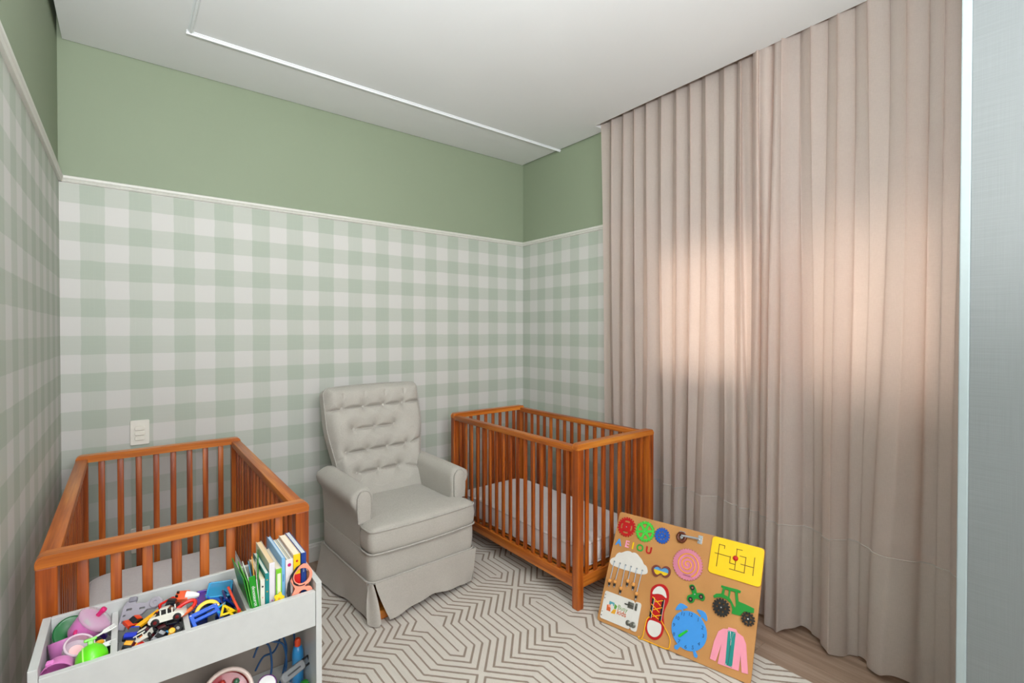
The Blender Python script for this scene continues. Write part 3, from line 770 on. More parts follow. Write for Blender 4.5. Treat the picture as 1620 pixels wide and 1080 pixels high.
obj('handle', flat([rrect(-.022, .002, -.001, .011, .004)], .005, .001), plastic('toy_navy', (40, 20, 96)), k)
# darker filling pieces lower down
def block(name, lab, cat, mat, s, **kw):
    k = thing(name, lab, cat, **kw)
    obj('body', B(-s[0]/2, s[0]/2, -s[1]/2, s[1]/2, -s[2]/2, s[2]/2, bev=min(s)*.2), mat, k, smooth=40)
    obj('stud', lathe(new(), [(0, s[2]/2), (s[1]*.25, s[2]/2), (s[1]*.25, s[2]/2+.003), (0, s[2]/2+.003)], 14), mat, k, smooth=40)
    return k
BLK = plastic('toy_black', (22, 22, 24))
block('toy_block', 'black toy block at the bottom of the left compartment under the clear jar', 'toy block', BLK, (.050, .060, .030), **T(-.085, 1.415, .594))
block('toy_block', 'dark purple toy block at the bottom of the left compartment behind the lilac cup', 'toy block', plastic('toy_plum', (70, 30, 80)), (.050, .050, .028), **T(-.085, 1.490, .593))
block('toy_block', 'dark grey toy block under the pink pot beside the first divider', 'toy block', plastic('toy_slate', (60, 60, 66)), (.020, .050, .030), **T(-.045, 1.497, .595))

# --- second compartment: cars
def car(name, lab, body, L=.056, W=.024, H=.016, roof=None, glass=(24, 26, 34), stripe=None, spoiler=False, hub=(150, 150, 150), **kw):
    k = thing(name, lab, 'toy car', **kw); h = H
    prof = [(-L/2, .006), (-L/2-.001, .012), (-L*.46, h*.92), (-L*.20, h), (L*.22, h), (L*.46, h*.72), (L/2, h*.55), (L/2+.001, .006), (L/2-.004, .003), (-L/2+.004, .003)]
    rings = []
    for yy, s in ((-W/2, .90), (-W/2+.002, 1), (W/2-.002, 1), (W/2, .90)): rings.append([(x*(.97+.03*s), yy, .002+(z-.002)*s) for x, z in prof])
    obj('body', loft(rings), body, k, smooth=40)
    cab = [(-L*.32, h*.98), (-L*.22, h*1.55), (L*.06, h*1.58), (L*.22, h*.98)]
    rings = []
    for yy, s in ((-W*.42, 1), (-W*.34, .92), (W*.34, .92), (W*.42, 1)):
        zz = 1 if abs(yy) < W*.4 else .0
        rings.append([(x, yy if z < h*1.2 else yy*.86, z) for x, z in cab])
    obj('cabin', loft(rings), M('toy_glass_%d' % glass[0], glass, .12, coat=.5), k, smooth=30)
    obj('roof', B(-L*.215, L*.05, -W*.31, W*.31, h*1.54, h*1.70, bev=.0012), roof or body, k, smooth=40)
    if roof:
        pb = new()
        for sy in (-1, 1):
            for px in (-.16, .02, .17): box(pb, L*px-.0012, L*px+.0012, sy*W*.40-.0012, sy*W*.40+.0012, h*.95, h*1.58)
        obj('pillar', pb, roof, k)
    if stripe: obj('stripe', B(-L*.48, L*.48, -W*.10, W*.10, h*.5, h*1.03, bev=.0008), stripe, k)
    if spoiler: 
        sb = B(-L*.52, -L*.42, -W*.46, W*.46, h*1.35, h*1.5, bev=.0006); box(sb, -L*.49, -L*.45, -W*.3, -W*.24, h*.8, h*1.4); box(sb, -L*.49, -L*.45, W*.24, W*.3, h*.8, h*1.4)
        obj('spoiler', sb, body, k)
    rW = .0068*(L/.056)
    wm = finish(lathe(new(), [(0, -.003), (rW*.8, -.003), (rW, -.002), (rW, .002), (rW*.8, .003), (rW*.55, .003), (rW*.5, .0015), (0, .0015)], 18, Matrix.Rotation(R(90), 4, 'X')), 40)
    hm = finish(lathe(new(), [(0, .0026), (rW*.45, .0018), (rW*.45, .001), (0, .001)], 12, Matrix.Rotation(R(90), 4, 'X')), 40)
    for sx in (-1, 1):
        for sy in (-1, 1):
            wo = obj('wheel', wm, M('tyre_black', (20, 20, 20), .6), k, loc=(sx*L*.31, sy*W*.5, .0055), rot=(0, 0, PI if sy > 0 else 0))
            obj('hub', hm, M('hub_%d' % hub[0], hub, .3, .3), wo)
    return k
BLU = plastic('car_blue', (20, 50, 190)); RED = plastic('toy_red', (214, 28, 18)); GRY = plastic('toy_silver', (158, 154, 164), .3); CRM = plastic('car_cream', (228, 226, 214))
# grey launcher body with slots
k = thing('toy_launcher', 'large grey slotted toy truck part leaning at the back of the second compartment', 'toy truck', **T(.026, 1.500, .664, 50, -4, -24))
obj('plate', flat([[(-.042, -.040), (-.040, .010), (-.034, .022), (-.020, .024), (-.012, .014), (.010, .012), (.018, .018), (.034, .020), (.044, .012), (.044, .002), (.030, -.006), (.014, -.004), (.004, -.014), (-.012, -.016), (-.024, -.030), (-.026, -.044)],
   rrect(-.032, -.020, .0, .004, .0015), rrect(-.004, .008, -.002, .002, .0015), circ(.030, .008, .003, 12), rrect(-.036, -.031, -.012, -.009, .001), rrect(-.036, -.031, -.026, -.022, .001)], .008, .0015), GRY, k)
obj('hood', B(-.030, -.014, .018, .030, -.002, .012, bev=.003), M('smoke_grey', (130, 128, 138), .2), k, smooth=40)
obj('disc', lathe(new(), [(0, .008), (.012, .008), (.013, .010), (.011, .012), (.004, .012), (.003, .010), (0, .010)], 22), GRY, k, smooth=40, loc=(.030, .008, 0))
car('toy_car', 'orange-red toy car wedged between the grey truck part and the blue car', plastic('car_orange', (214, 60, 14)), .050, .024, .015, **T(.010, 1.452, .648, 15, 22, 30))
car('toy_car', 'royal blue toy car standing on end beside the first divider', BLU, .058, .026, .017, glass=(60, 66, 80), **T(.006, 1.408, .638, 8, 35, 78))
car('toy_car', 'amber yellow toy car with black wheels in the front left corner of the second compartment', plastic('car_amber', (238, 160, 40)), .036, .024, .020, hub=(90, 90, 90), **T(.000, 1.366, .637, 12, -20, 60))
car('toy_car', 'cream racing toy car with a spoiler, an orange patch and pale blue flank', CRM, .054, .024, .014, stripe=plastic('car_patch', (240, 120, 30)), spoiler=True, **T(.032, 1.383, .648, -24, 10, 72))
car('toy_car', 'white off-road toy car with dark windows lying on top of the pile', CRM, .070, .038, .018, roof=CRM, glass=(26, 22, 24), hub=(120, 20, 20), **T(.074, 1.412, .660, -14, -6, -14))
car('toy_car', 'black toy truck under the orange fox box beside the second divider', BLK, .044, .026, .020, hub=(60, 60, 70), **T(.080, 1.470, .650, 10, 0, 70))
car('toy_car', 'dark maroon toy car deep under the white off-road car', plastic('car_maroon', (70, 14, 22)), .058, .026, .016, **T(.064, 1.392, .634, 0, 0, 15))
car('toy_car', 'dark grey toy car at the bottom front of the second compartment', plastic('car_dark', (46, 48, 52)), .056, .026, .016, **T(.062, 1.364, .622, 0, 0, -4))
car('toy_car', 'black toy car at the bottom of the second compartment beneath the blue car', BLK, .056, .026, .016, **T(.012, 1.376, .612, 0, 0, 70))
car('toy_car', 'dark green toy car at the bottom of the second compartment at the back', plastic('car_dgreen', (14, 60, 40)), .056, .026, .016, **T(.050, 1.478, .622, 0, 0, 5))
car('toy_car', 'navy toy car at the bottom of the second compartment by the second divider', plastic('car_navy', (16, 22, 70)), .056, .026, .016, **T(.084, 1.440, .628, 0, 0, 80))
car('toy_car', 'small bright red toy car behind the white off-road car', plastic('car_red', (200, 20, 20)), .040, .020, .013, **T(.056, 1.444, .650, 10, 10, 40))
car('toy_car', 'silver toy car between the cream racing car and the yellow claw', M('car_silver', (176, 178, 184), .25, .4), .040, .020, .013, **T(.052, 1.372, .641, 30, 0, 60))
car('toy_car', 'small sky blue toy car under the yellow claw', plastic('car_sky', (50, 150, 210)), .036, .018, .012, **T(.072, 1.375, .632, 0, 10, 20))
for x_, y_, z_, rx, lab in ((.044, 1.402, .652, 60, 'loose black wheel beside the cream racing car'), (.090, 1.388, .645, 40, 'loose black wheel near the teal block')):
    k = thing('toy_wheel', lab, 'toy wheel', **T(x_, y_, z_, rx, 20, 0))  # loose toy wheel
    obj('tyre', lathe(new(), [(.004, -.004), (.009, -.004), (.011, -.002), (.011, .002), (.009, .004), (.004, .004), (.004, -.004)], 20), M('tyre_black', (20, 20, 20), .6), k, smooth=40)
    obj('hub', lathe(new(), [(0, -.003), (.004, -.003), (.004, .003), (0, .003)], 14), M('hub_150', (150, 150, 150), .3, .3), k)
k = thing('toy_ramp', 'yellow toy strip reaching from the orange car to the white off-road car', 'toy strip', **T(.036, 1.440, .664, 12, -14, 28))
obj('strip', B(-.026, .026, -.006, .006, -.002, .002, bev=.001), yl, k); obj('edge', B(-.026, .026, -.007, -.005, -.003, .004, bev=.0008), yl, k)
k = thing('toy_claw', 'yellow pronged toy claw at the front rim of the second compartment', 'toy claw', **T(.076, 1.361, .642, 40, 0, 10))
for a in (-24, 6, 32): obj('prong', B(-.003, .003, -.018, .014, -.002, .002, bev=.0012), yl, k, rot=(0, 0, R(a)), loc=(a*.0002, 0, 0))
obj('hub', lathe(new(), [(0, -.004), (.007, -.004), (.008, 0), (.006, .004), (0, .005)], 16), yl, k, smooth=50, loc=(.004, .014, 0))
k = thing('toy_fox_box', 'orange and white toy fox box on top of the black truck', 'toy fox', **T(.112, 1.492, .668, 20, 4, -20))
obj('box', B(-.020, .010, -.014, .014, -.006, .008, bev=.002), plastic('fox_orange', (232, 92, 48)), k, smooth=40)
obj('snout', lathe(new(), [(0, -.020), (.004, -.019), (.010, -.004), (.012, .010), (0, .012)], 18, Matrix.Rotation(R(90), 4, 'Y')), wt, k, smooth=50, loc=(.014, 0, .002), rot=(0, 0, PI))
for s_y in (-.006, .006): obj('ear', B(-.018, -.012, s_y-.002, s_y+.002, .006, .014, bev=.0012), BLK, k)
k = thing('toy_frame', 'red open toy frame between the black truck and the fox box', 'toy frame', **T(.074, 1.470, .668, 72, 0, 34))  # open red toy frame standing in the pile
obj('frame', flat([rrect(-.020, .020, -.014, .014, .004), rrect(-.015, .015, -.009, .009, .003)], .005, .001), RED, k)
obj('peg', lathe(new(), [(0, -.002), (.002, -.002), (.002, .008), (0, .008)], 10), RED, k, loc=(.0175, 0, 0))
k = thing('toy_ring', 'red oval toy ring leaning over the second divider', 'toy ring', **T(.108, 1.426, .670, 28, -16, 24))
obj('ring', tube(new(), [(.024*math.cos(a*PI/16), .012*math.sin(a*PI/16), 0) for a in range(32)], .0045, 10, True), RED, k, smooth=60)
obj('band', tube(new(), [(.024*math.cos(a*PI/16), .012*math.sin(a*PI/16), .0) for a in range(20, 27)], .0050, 10), orr, k, smooth=60)
k = thing('toy_badge', 'small yellow ring badge behind the windows of the white car', 'toy badge', **T(.072, 1.446, .672, 30, 0, 0))
obj('ring', flat([circ(0, 0, .007, 20), circ(0, 0, .004, 16)], .002), yl, k); obj('pin', B(-.001, .001, -.005, .005, .0003, .0024), BLK, k)
k = block('toy_block', 'teal toy block in the front corner beside the second divider', 'toy block', plastic('toy_teal', (30, 142, 132)), (.012, .016, .030), **T(.093, 1.364, .628))
k = thing('toy_drop', 'red oval toy chip with a white edge below the cream racing car', 'toy chip', **T(.020, 1.362, .646, 45, 0, 20))
obj('chip', lathe(new(), [(0, -.002), (.008, -.0015), (.009, 0), (.008, .0015), (0, .002)], 20), RED, k, smooth=50); obj('edge', tube(new(), [(a, b, 0) for a, b in circ(0, 0, .0092, 20)], .001, 6, True), wt, k, smooth=60)

# --- third compartment: magnetic shapes
def translucent(name, rgb): return M(name, rgb, .12, coat=.6, alpha=.88)
TB = translucent('tile_blue', (24, 92, 214)); TN = translucent('tile_navy', (14, 36, 120)); TCY = translucent('tile_cyan', (30, 160, 214)); TY = plastic('tile_yellow', (244, 204, 16)); TR_ = plastic('tile_red', (232, 58, 36))
TG = translucent('tile_green', (30, 150, 90)); TP = translucent('tile_purple', (80, 40, 160))
PANE = {'tile_blue': (.02, .14, .62), 'tile_navy': (.005, .02, .16), 'tile_cyan': (.02, .32, .6), 'tile_green': (.02, .3, .12), 'tile_purple': (.1, .03, .36)}
def tile(name, lab, mat, loops, studs, depth=.006, **kw):
    k = thing(name, lab, 'magnetic tile', **kw)
    obj('frame', flat(loops, depth, .0014), mat, k, smooth=50)
    rv = finish(lathe(new(), [(0, 0), (.0018, 0), (.0016, .0008), (0, .001)], 10), 50)
    if len(loops) == 2 and len(loops[0]) == 24: obj('pane', flat([loops[1]], .0016, 0, depth*.35), M(mat.name+'_pane', tuple(int(255*max(0, c)**(1/2.2)) for c in PANE.get(mat.name, (.02, .1, .5))), .1, alpha=.72, coat=.5), k)
    for a, b in studs: obj('rivet', rv, M('rivet_steel', (190, 190, 196), .25, .8), k, loc=(a, b, depth))
    return k
def sq(s, wd=.005): return [rrect(-s/2, s/2, -s/2, s/2, .004), rrect(-s/2+wd, s/2-wd, -s/2+wd, s/2-wd, .002)]
def st(s): return [(a*(s/2-.0026), b*(s/2-.0026)) for a in (-1, 1) for b in (-1, 1)]
big = [rrect(-.031, .031, -.030, .030, .004), rrect(-.023, .023, -.021, .006, .002), rrect(-.022, .022, .014, .020, .002)]
tile('magnetic_tile', 'bright blue square tile frame lying frontmost against the second divider', TB, big, [(-.027, -.026), (.027, -.026), (-.027, .026), (.027, .026)], .007, **T(.150, 1.392, .640, 32, -6, 12))
ar = [(.029*math.cos(PI*k/16), .026*math.sin(PI*k/16)) for k in range(17)]+[(.020*math.cos(PI*k/16), .017*math.sin(PI*k/16)) for k in range(16, -1, -1)]
k = tile('magnetic_arch', 'yellow half ring arch standing behind the blue square tile', TY, [ar], [(-.0245, .004), (.0245, .004)], .006, **T(.155, 1.432, .642, 62, -4, 10))
for i, (m_, nm, zz, yy, rz, ww) in enumerate(((TCY, 'light blue long tile lying on top of the tile stack at the back', .660, 1.500, -14, .062), (TN, 'navy tile under the light blue one at the back of the third compartment', .650, 1.494, -10, .060),
        (TP, 'purple tile sticking out left of the tile stack at the back', .645, 1.508, -6, .058), (TG, 'green tile lowest of the stack at the back of the third compartment', .637, 1.500, -8, .058))):
    tile('magnetic_tile', nm, m_, sq(ww if i else .058), st(.058), .005, **T(.190-.012*(i == 2)*2, yy-.008, zz, 14, 4-2*i, rz))
tile('magnetic_tile', 'royal blue tile lying flat behind the yellow arch', TB, sq(.052), st(.052), .005, **T(.186, 1.470, .650, 8, 10, 20))
for i, (x_, y_, z_, a_, lab) in enumerate(((.190, 1.392, .648, 18, 'yellow triangle frame right of the blue square tile'), (.205, 1.382, .640, 55, 'yellow triangle frame leaning on the red-orange stick'))):
    tri = [(0, .022), (-.020, -.013), (.020, -.013)]; tin = [(0, .012), (-.011, -.008), (.011, -.008)]
    tile('magnetic_triangle', lab, TY, [tri, tin], [(0, .016)], .006, **T(x_, y_, z_, 24, 8, a_))
tile('magnetic_triangle', 'cyan triangle frame peeking out between blue square and yellow triangles', TCY, [[(0, .018), (-.017, -.011), (.017, -.011)], [(0, .009), (-.009, -.006), (.009, -.006)]], [(0, .014)], .005, **T(.181, 1.404, .651, 30, 0, -60))
tile('magnetic_triangle', 'small red triangle in the front corner by the book compartment', TR_, [[(0, .012), (-.010, -.008), (.010, -.008)], [(0, .005), (-.004, -.003), (.004, -.003)]], [(0, .009)], .005, **T(.214, 1.364, .640, 10, 20, 20))
k = thing('toy_stick', 'red-orange toy stick lying across the dark blue tiles', 'toy stick', **T(.210, 1.412, .664, 0, 0, 0))
obj('stick', tube(new(), [(-.004, .050, .010), (.0, 0, 0), (.005, -.048, -.010)], .0032, 8), M('stick_coral', (240, 84, 60), .3), k, smooth=60); obj('tip', lathe(new(), [(0, -.004), (.004, -.003), (.004, .003), (0, .004)], 12), TR_, k, smooth=60, loc=(.005, -.048, -.010))
for i, z_ in enumerate((.652, .640, .628)):
    tile('magnetic_tile', ['dark blue tile on top beside the book compartment divider', 'dark blue tile in the middle of the leaning pair by the divider', 'dark blue tile lowest by the book compartment divider'][i], TN, sq(.050), st(.050), .005, **T(.206-.006*i, 1.448-.004*i, z_-.006, 4, 52, 4))
for i, (x_, y_, lab, m_) in enumerate(((.140, 1.500, 'navy block at the bottom back of the third compartment', TN), (.150, 1.385, 'brown block at the bottom of the third compartment seen through the blue tile', plastic('toy_umber', (96, 54, 36))), (.196, 1.440, 'dark blue block filling the middle of the third compartment', TN), (.190, 1.378, 'teal block at the bottom front of the third compartment', plastic('toy_sea', (20, 110, 120))))):
    block('toy_block', lab, 'toy block', m_, (.045, .045, .040), **T(x_, y_, .600))

# --- books
PG = M('page_cream', (238, 226, 204), .8)
def book(lab, x, th, depth, h, cov, y=1.372, page=PG, lean=0, hard=True, rz=0, z=.5795, spine=None, dots=None, txt=None, tcol=None, stripes=None, slant=0):
    k = thing('book', lab, 'book', (x, y, z), (R(slant), R(lean), R(rz)))
    c = .0014 if hard else .0006; e = .002 if hard else 0
    bm = B(0, c, 0, depth, 0, h, bev=.0004, seg=1); box(bm, th-c, th, 0, depth, 0, h, bev=.0004, seg=1)
    obj('cover', bm, cov, k)
    obj('spine', B(0, th, -.0012, .0010, 0, h, bev=.0007), spine or cov, k)
    obj('pages', B(c, th-c, .0012, depth-e, e, h-e), page, k)
    if stripes:
        n = 5
        for i in range(n): 
            xx = c+(th-2*c)*(i+.5)/n
            obj('page_edge', B(xx-.0005, xx+.0005, .0014, depth-e, h-e-.001, h-e+.0006), stripes[i % len(stripes)], k)
    if dots:
        for (zz, rr, m_) in dots:
            obj('spine_dot', lathe(new(), [(0, 0), (rr, 0), (rr, .0006), (0, .0006)], 16, Matrix.Rotation(R(90), 4, 'X')), m_, k, loc=(th/2, -.0013, zz))
    if txt:
        s_, size, zz = txt
        me = text(s_, size, .0004); me.transform(Matrix.Translation((th/2, -.0016, zz)) @ Matrix.Rotation(R(90), 4, 'X') @ Matrix.Rotation(R(-90), 4, 'Z'))
        obj('spine_text', me, tcol or wt, k)
    return k
GB = M('book_green', (26, 140, 30), .35)
# green folder-like book with splayed leaves
k = thing('book', 'bright green board book, leftmost and leaning, its pages splayed open', 'book', (.2395+.0145, 1.352, .5795), (0, R(-7), R(-6)))
for s_, a_ in ((0, -7), (1, 5)):
    obj('cover', B(-.001, .001, 0, .150, 0, .158, bev=.0004), GB, k, loc=(s_*.012, 0, 0), rot=(0, R(a_*.6), R(-a_)))
obj('spine', B(-.001, .014, -.0012, .001, 0, .156, bev=.0008), GB, k)
for i, (rgb, a_) in enumerate((((90, 190, 60), -5), ((230, 232, 226), -3), ((60, 150, 190), 0), ((236, 170, 60), 2), ((236, 236, 230), 4))):
    obj('leaf', B(-.0010, .0010, .002, .142, .002, .146-.004*(i % 3)), M('leaf_%d' % i, rgb, .5), k, loc=(.0015+.0024*i, 0, 0), rot=(0, R(a_*.5), R(-a_)))
me = text('dinossauros', .011, .0004); me.transform(Matrix.Translation((.0065, -.0016, .105)) @ Matrix.Rotation(R(90), 4, 'X') @ Matrix.Rotation(R(-90), 4, 'Z')); obj('spine_text', me, wt, k, label='white lettering')
book('thin cream board book right of the green one, with small drawings on its spine', .2625, .0105, .145, .136, M('book_cream', (228, 206, 170), .5), y=1.362, spine=M('spine_white', (226, 222, 212), .5), dots=[(.118, .0022, BLK), (.09, .0018, plastic('spine_sand', (220, 170, 140))), (.06, .002, plastic('spine_sand', (220, 170, 140)))], page=PG)
book('teal book with white pages, third from the left', .2745, .0095, .150, .147, M('book_teal', (20, 132, 134), .4), y=1.366, page=M('page_white', (232, 232, 226), .8), dots=[(.13, .0016, M('dot_gold', (200, 150, 60), .5)), (.10, .0018, M('dot_gold', (200, 150, 60), .5)), (.05, .002, M('dot_gold', (200, 150, 60), .5))])
book('tall cream book with a white spine standing just left of the green-labelled book', .2855, .0135, .165, .168, M('book_tall_cream', (222, 210, 190), .5), spine=M('spine_lilac', (226, 220, 226), .5), page=M('page_beige', (226, 200, 160), .8), dots=[(.05, .0022, M('dot_pink', (220, 120, 190), .5)), (.07, .002, M('dot_pink', (220, 120, 190), .5))])
k = book('white book with a lime green label spine, right of the tall cream book', .3000, .0145, .150, .150, M('book_white', (226, 222, 218), .5), y=1.366, spine=M('spine_lime', (120, 196, 40), .45))
obj('spine_label', B(.003, .0115, -.0024, -.0012, .085, .138, bev=.0005), M('label_pale', (222, 230, 196), .6), k)
book('light blue hardcover standing upright in the middle of the books', .3155, .0085, .172, .173, M('book_light_blue', (120, 178, 222), .4), txt=('historias', .0055, .12), tcol=M('ink_blue', (60, 110, 170), .6), page=M('page_blue', (190, 210, 226), .8))
book('white board book with coloured page edges and a magenta dot on its spine', .3250, .0185, .160, .165, M('book_white2', (228, 224, 224), .5), dots=[(.150, .0045, M('dot_magenta', (190, 24, 110), .5))], stripes=[M('edge_black', (30, 40, 40), .6), M('edge_white', (230, 230, 224), .7), M('edge_teal', (30, 120, 140), .6)])
k = book('yellow-spined board book with a red spot, second from the right', .3445, .0175, .160, .173, M('book_sand', (226, 200, 176), .5), spine=M('spine_yellow', (240, 200, 20), .4), dots=[(.155, .003, M('dot_red', (200, 30, 24), .5))])
obj('spine_band', B(.0, .0175, -.0022, -.001, .06, .120, bev=.0006), M('spine_red', (206, 30, 28), .4), k)
book('dark blue hardcover, rightmost of the books', .3640, .0130, .172, .172, M('book_dark_blue', (22, 62, 140), .35), page=M('page_grey', (206, 212, 216), .8), txt=('contos', .007, .13), tcol=M('ink_pale', (190, 206, 226), .6))
book('thin brown-edged book wedged between the dark blue book and the side panel', .3785, .0060, .150, .120, M('book_tan', (150, 104, 80), .5))
# salmon ring figure in front of the books
k = thing('toy_ring_figure', 'flat salmon foam figure with two rings and a black mane, in front of the books', 'toy figure', (.361, 1.3605, .698), (R(84), R(0), 0))
sal = M('foam_salmon', (240, 148, 122), .6)
me = flat([smooth2([(.020, .020), (.028, 0), (.022, -.020), (.012, -.026), (.008, -.030), (.022, -.034), (.028, -.048), (.026, -.060), (.010, -.070), (-.012, -.070), (-.024, -.060), (-.026, -.044), (-.018, -.030), (-.024, -.016), (-.027, -.004), (-.016, .012), (-.004, .026), (.010, .028)], 4), circ(.001, -.001, .0195, 28), circ(.002, -.050, .0125, 24)], .005, .001)
obj('body', me, sal, k, smooth=50)
bl = M('foam_black', (26, 22, 22), .6)
obj('mane', flat([[(.006, .031), (-.012, .024), (-.026, .008), (-.034, -.012), (-.038, -.034), (-.034, -.052), (-.030, -.058), (-.028, -.036), (-.028, -.020), (-.029, -.004), (-.018, .012), (-.004, .025)]], .004, 0, .0005), bl, k, label='black mane edge')
for a0, a1, rr in ((150, 250, .0215), (200, 290, .0235)):
    pts = [(rr*math.cos(R(a)), rr*math.sin(R(a))) for a in range(a0, a1, 8)]; pts += [((rr+.0022)*math.cos(R(a)), (rr+.0022)*math.sin(R(a))) for a in range(a1-4, a0+6, -8)]
    obj('stripe', flat([pts], .001, 0, .0052), bl, k)
k = thing('toy_flower', 'small yellow scalloped foam piece left of the salmon figure, at the front rim', 'foam piece', (.3050, 1.3570, .657), (R(86), 0, 0))
obj('piece', flat([[((.0115+.0022*math.cos(5*a))*math.cos(a), (.0135+.0022*math.cos(5*a))*math.sin(a)) for a in [i*PI/20 for i in range(40)]]], .004, .0008), M('foam_yellow', (240, 206, 30), .6), k)
obj('centre', lathe(new(), [(0, .004), (.003, .004), (.0025, .0052), (0, .0055)], 12), M('foam_amber', (220, 160, 24), .6), k)

# --- lower shelf contents
k = thing('toy_tub', 'round red tub with a white rim lying tilted on the organizer shelf', 'tub', (.192, 1.415, .418), (R(52), R(8), 0))
obj('body', lathe(new(), [(0, -.042), (.046, -.042), (.054, -.036), (.057, .020), (.053, .020), (.050, -.030), (0, -.034)], 32), M('tub_red', (150, 22, 26), .35), k, smooth=40)
obj('rim', tube(new(), [(a, b, .022) for a, b in circ(0, 0, .056, 36)], .0055, 8, True), M('tub_rim_white', (226, 206, 196), .35), k, smooth=60, label='white rim')
obj('lining', lathe(new(), [(0, -.006), (.030, -.004), (.052, .002), (.052, -.002), (0, -.010)], 28), M('tub_pink', (164, 62, 70), .25, coat=.4), k, smooth=60)
for i, (a, b, rgb) in enumerate(((-.026, -.022, (220, 160, 30)), (.022, .026, (60, 110, 80)), (-.010, .030, (180, 60, 50)), (.018, -.030, (120, 20, 26)))):
    k2 = tag(obj('toy_ball', lathe(new(), [(0, -.008), (.0055, -.0055), (.008, 0), (.0055, .0055), (0, .008)], 16), plastic('ballc_%d' % i, rgb), None, 80, loc=Vector((.192, 1.415, .418))+Euler((R(52), R(8), 0)).to_matrix() @ Vector((a, b, .009))),
        ['amber toy ball lying in the lower left of the red tub', 'dark green toy ball lying in the upper right of the red tub', 'brick red toy ball lying in the upper part of the red tub', 'maroon toy ball lying at the lower edge of the red tub'][i], 'toy ball')
CB = M('cord_blue', (16, 66, 112), .5)
P1 = [(.262, 1.45, .47), (.280, 1.46, .495), (.300, 1.45, .488), (.305, 1.44, .44), (.300, 1.43, .40), (.320, 1.44, .372), (.340, 1.46, .40), (.345, 1.45, .46), (.338, 1.45, .50), (.352, 1.46, .52), (.366, 1.46, .50), (.366, 1.45, .43), (.350, 1.43, .375)]
P2 = [(.270, 1.47, .42), (.290, 1.47, .45), (.315, 1.46, .46), (.328, 1.45, .50), (.318, 1.46, .525), (.300, 1.47, .52), (.290, 1.46, .50), (.310, 1.44, .50), (.335, 1.44, .48), (.342, 1.44, .42), (.325, 1.43, .385), (.300, 1.44, .372)]
k = thing('cord_tangle', 'tangle of dark blue cord standing on the organizer shelf', 'cord', (0, 0, 0))  # loose tangle of toy cord
obj('strand', tube(new(), cr(P1, 8), .0026, 8), CB, k, smooth=60); obj('strand', tube(new(), cr(P2, 8), .0026, 8), CB, k, smooth=60); obj('bead', lathe(new(), [(0, -.008), (.004, -.006), (.005, 0), (.004, .006), (0, .008)], 14), CB, k, smooth=60, loc=(.300, 1.47, .520))
k = thing('toy_bottle', 'blue toy bottle with an orange-red cap at the right end of the shelf', 'toy bottle', (.372, 1.44, .3605))
obj('body', lathe(new(), [(0, 0), (.013, 0), (.015, .004), (.015, .085), (.012, .100), (.008, .104), (0, .104)], 22), plastic('bottle_blue', (48, 140, 200)), k, smooth=40)
obj('cap', lathe(new(), [(0, .103), (.008, .103), (.0085, .118), (.006, .124), (0, .125)], 16), plastic('cap_orange', (222, 74, 34)), k, smooth=40)
k = thing('toy_chainsaw', 'grey toy tool with a black loop handle leaning on the shelf', 'toy tool', (.343, 1.380, .436), (R(58), R(0), R(28)))
obj('body', flat([rrect(-.040, .034, -.012, .012, .009)], .012, .003), M('tool_grey', (118, 120, 122), .4), k, smooth=50)
obj('groove', flat([rrect(-.024, .018, -.002, .002, .0015)], .0008, 0, .0120), M('tool_line', (60, 62, 64), .5), k)
obj('handle', flat([rrect(.030, .056, -.012, .012, .005), rrect(.035, .051, -.007, .007, .003)], .006, .001, .002), BLK, k, label='black loop handle')
k = thing('toy_lid', 'white and purple round lid at the front of the organizer shelf', 'saucer', (.280, 1.378, .430), (R(40), 0, 0))  # a loose white lid with a purple rim
obj('disc', lathe(new(), [(0, -.003), (.020, -.003), (.022, 0), (.020, .004), (0, .007)], 26), wt, k, smooth=50); obj('rim', tube(new(), [(a, b, 0) for a, b in circ(0, 0, .022, 26)], .002, 6, True), plastic('lid_purple', (120, 50, 130)), k, smooth=60)
block('toy_block', 'green toy block on the organizer shelf under the blue bottle', 'toy block', plastic('toy_grass', (40, 130, 40)), (.020, .024, .030), **T(.376, 1.385, .3755))
block('toy_block', 'lime green toy block behind the grey tool among the cords', 'toy block', plastic('toy_lime2', (120, 180, 40)), (.020, .018, .020), **T(.312, 1.455, .3705))
block('toy_block', 'black and orange toy block left of the red tub on the shelf', 'toy block', plastic('toy_brick', (226, 70, 26)), (.030, .040, .100), **T(.098, 1.43, .4105))

# ------------------------------------------------------------------ busy board
eu = Vector((.21044323, -.97760608, 0)); th = R(27.8); n2 = Vector((.97760608, .21044323, 0)); ev = n2*math.sin(th)+Vector((0, 0, math.cos(th))); nn = eu.cross(ev)
bb = thing('busy_board', 'wooden activity board with gears, letters, shoe, clock and tractor leaning beside the curtain', 'activity board')
bb.matrix_world = Matrix.Translation((1.6992, 1.5099, .0125)) @ Matrix((eu, ev, nn)).transposed().to_4x4()
t = NT('mdf_board'); v = t.coords(); n1 = t.noise(v, 500, 2); n2_ = t.noise(v, 6, 3)
t.l(t.ramp(t.math('ADD', t.math('MULTIPLY', n1, .5), t.math('MULTIPLY', n2_, .5)), [(.3, S(176, 122, 66)), (.7, S(204, 148, 86))]), t.b.inputs['Base Color']); t.b.inputs['Roughness'].default_value = .65
obj('board', flat([rrect(0, .657, 0, .494, .012)], .006, .0006, -.006), t.m, bb)
def bp(name, loops, mat, d=.003, z=.0002, bev=.0004, par=None, lab=None): return obj(name, flat(loops, d, bev, z), mat, par or bb, label=lab)
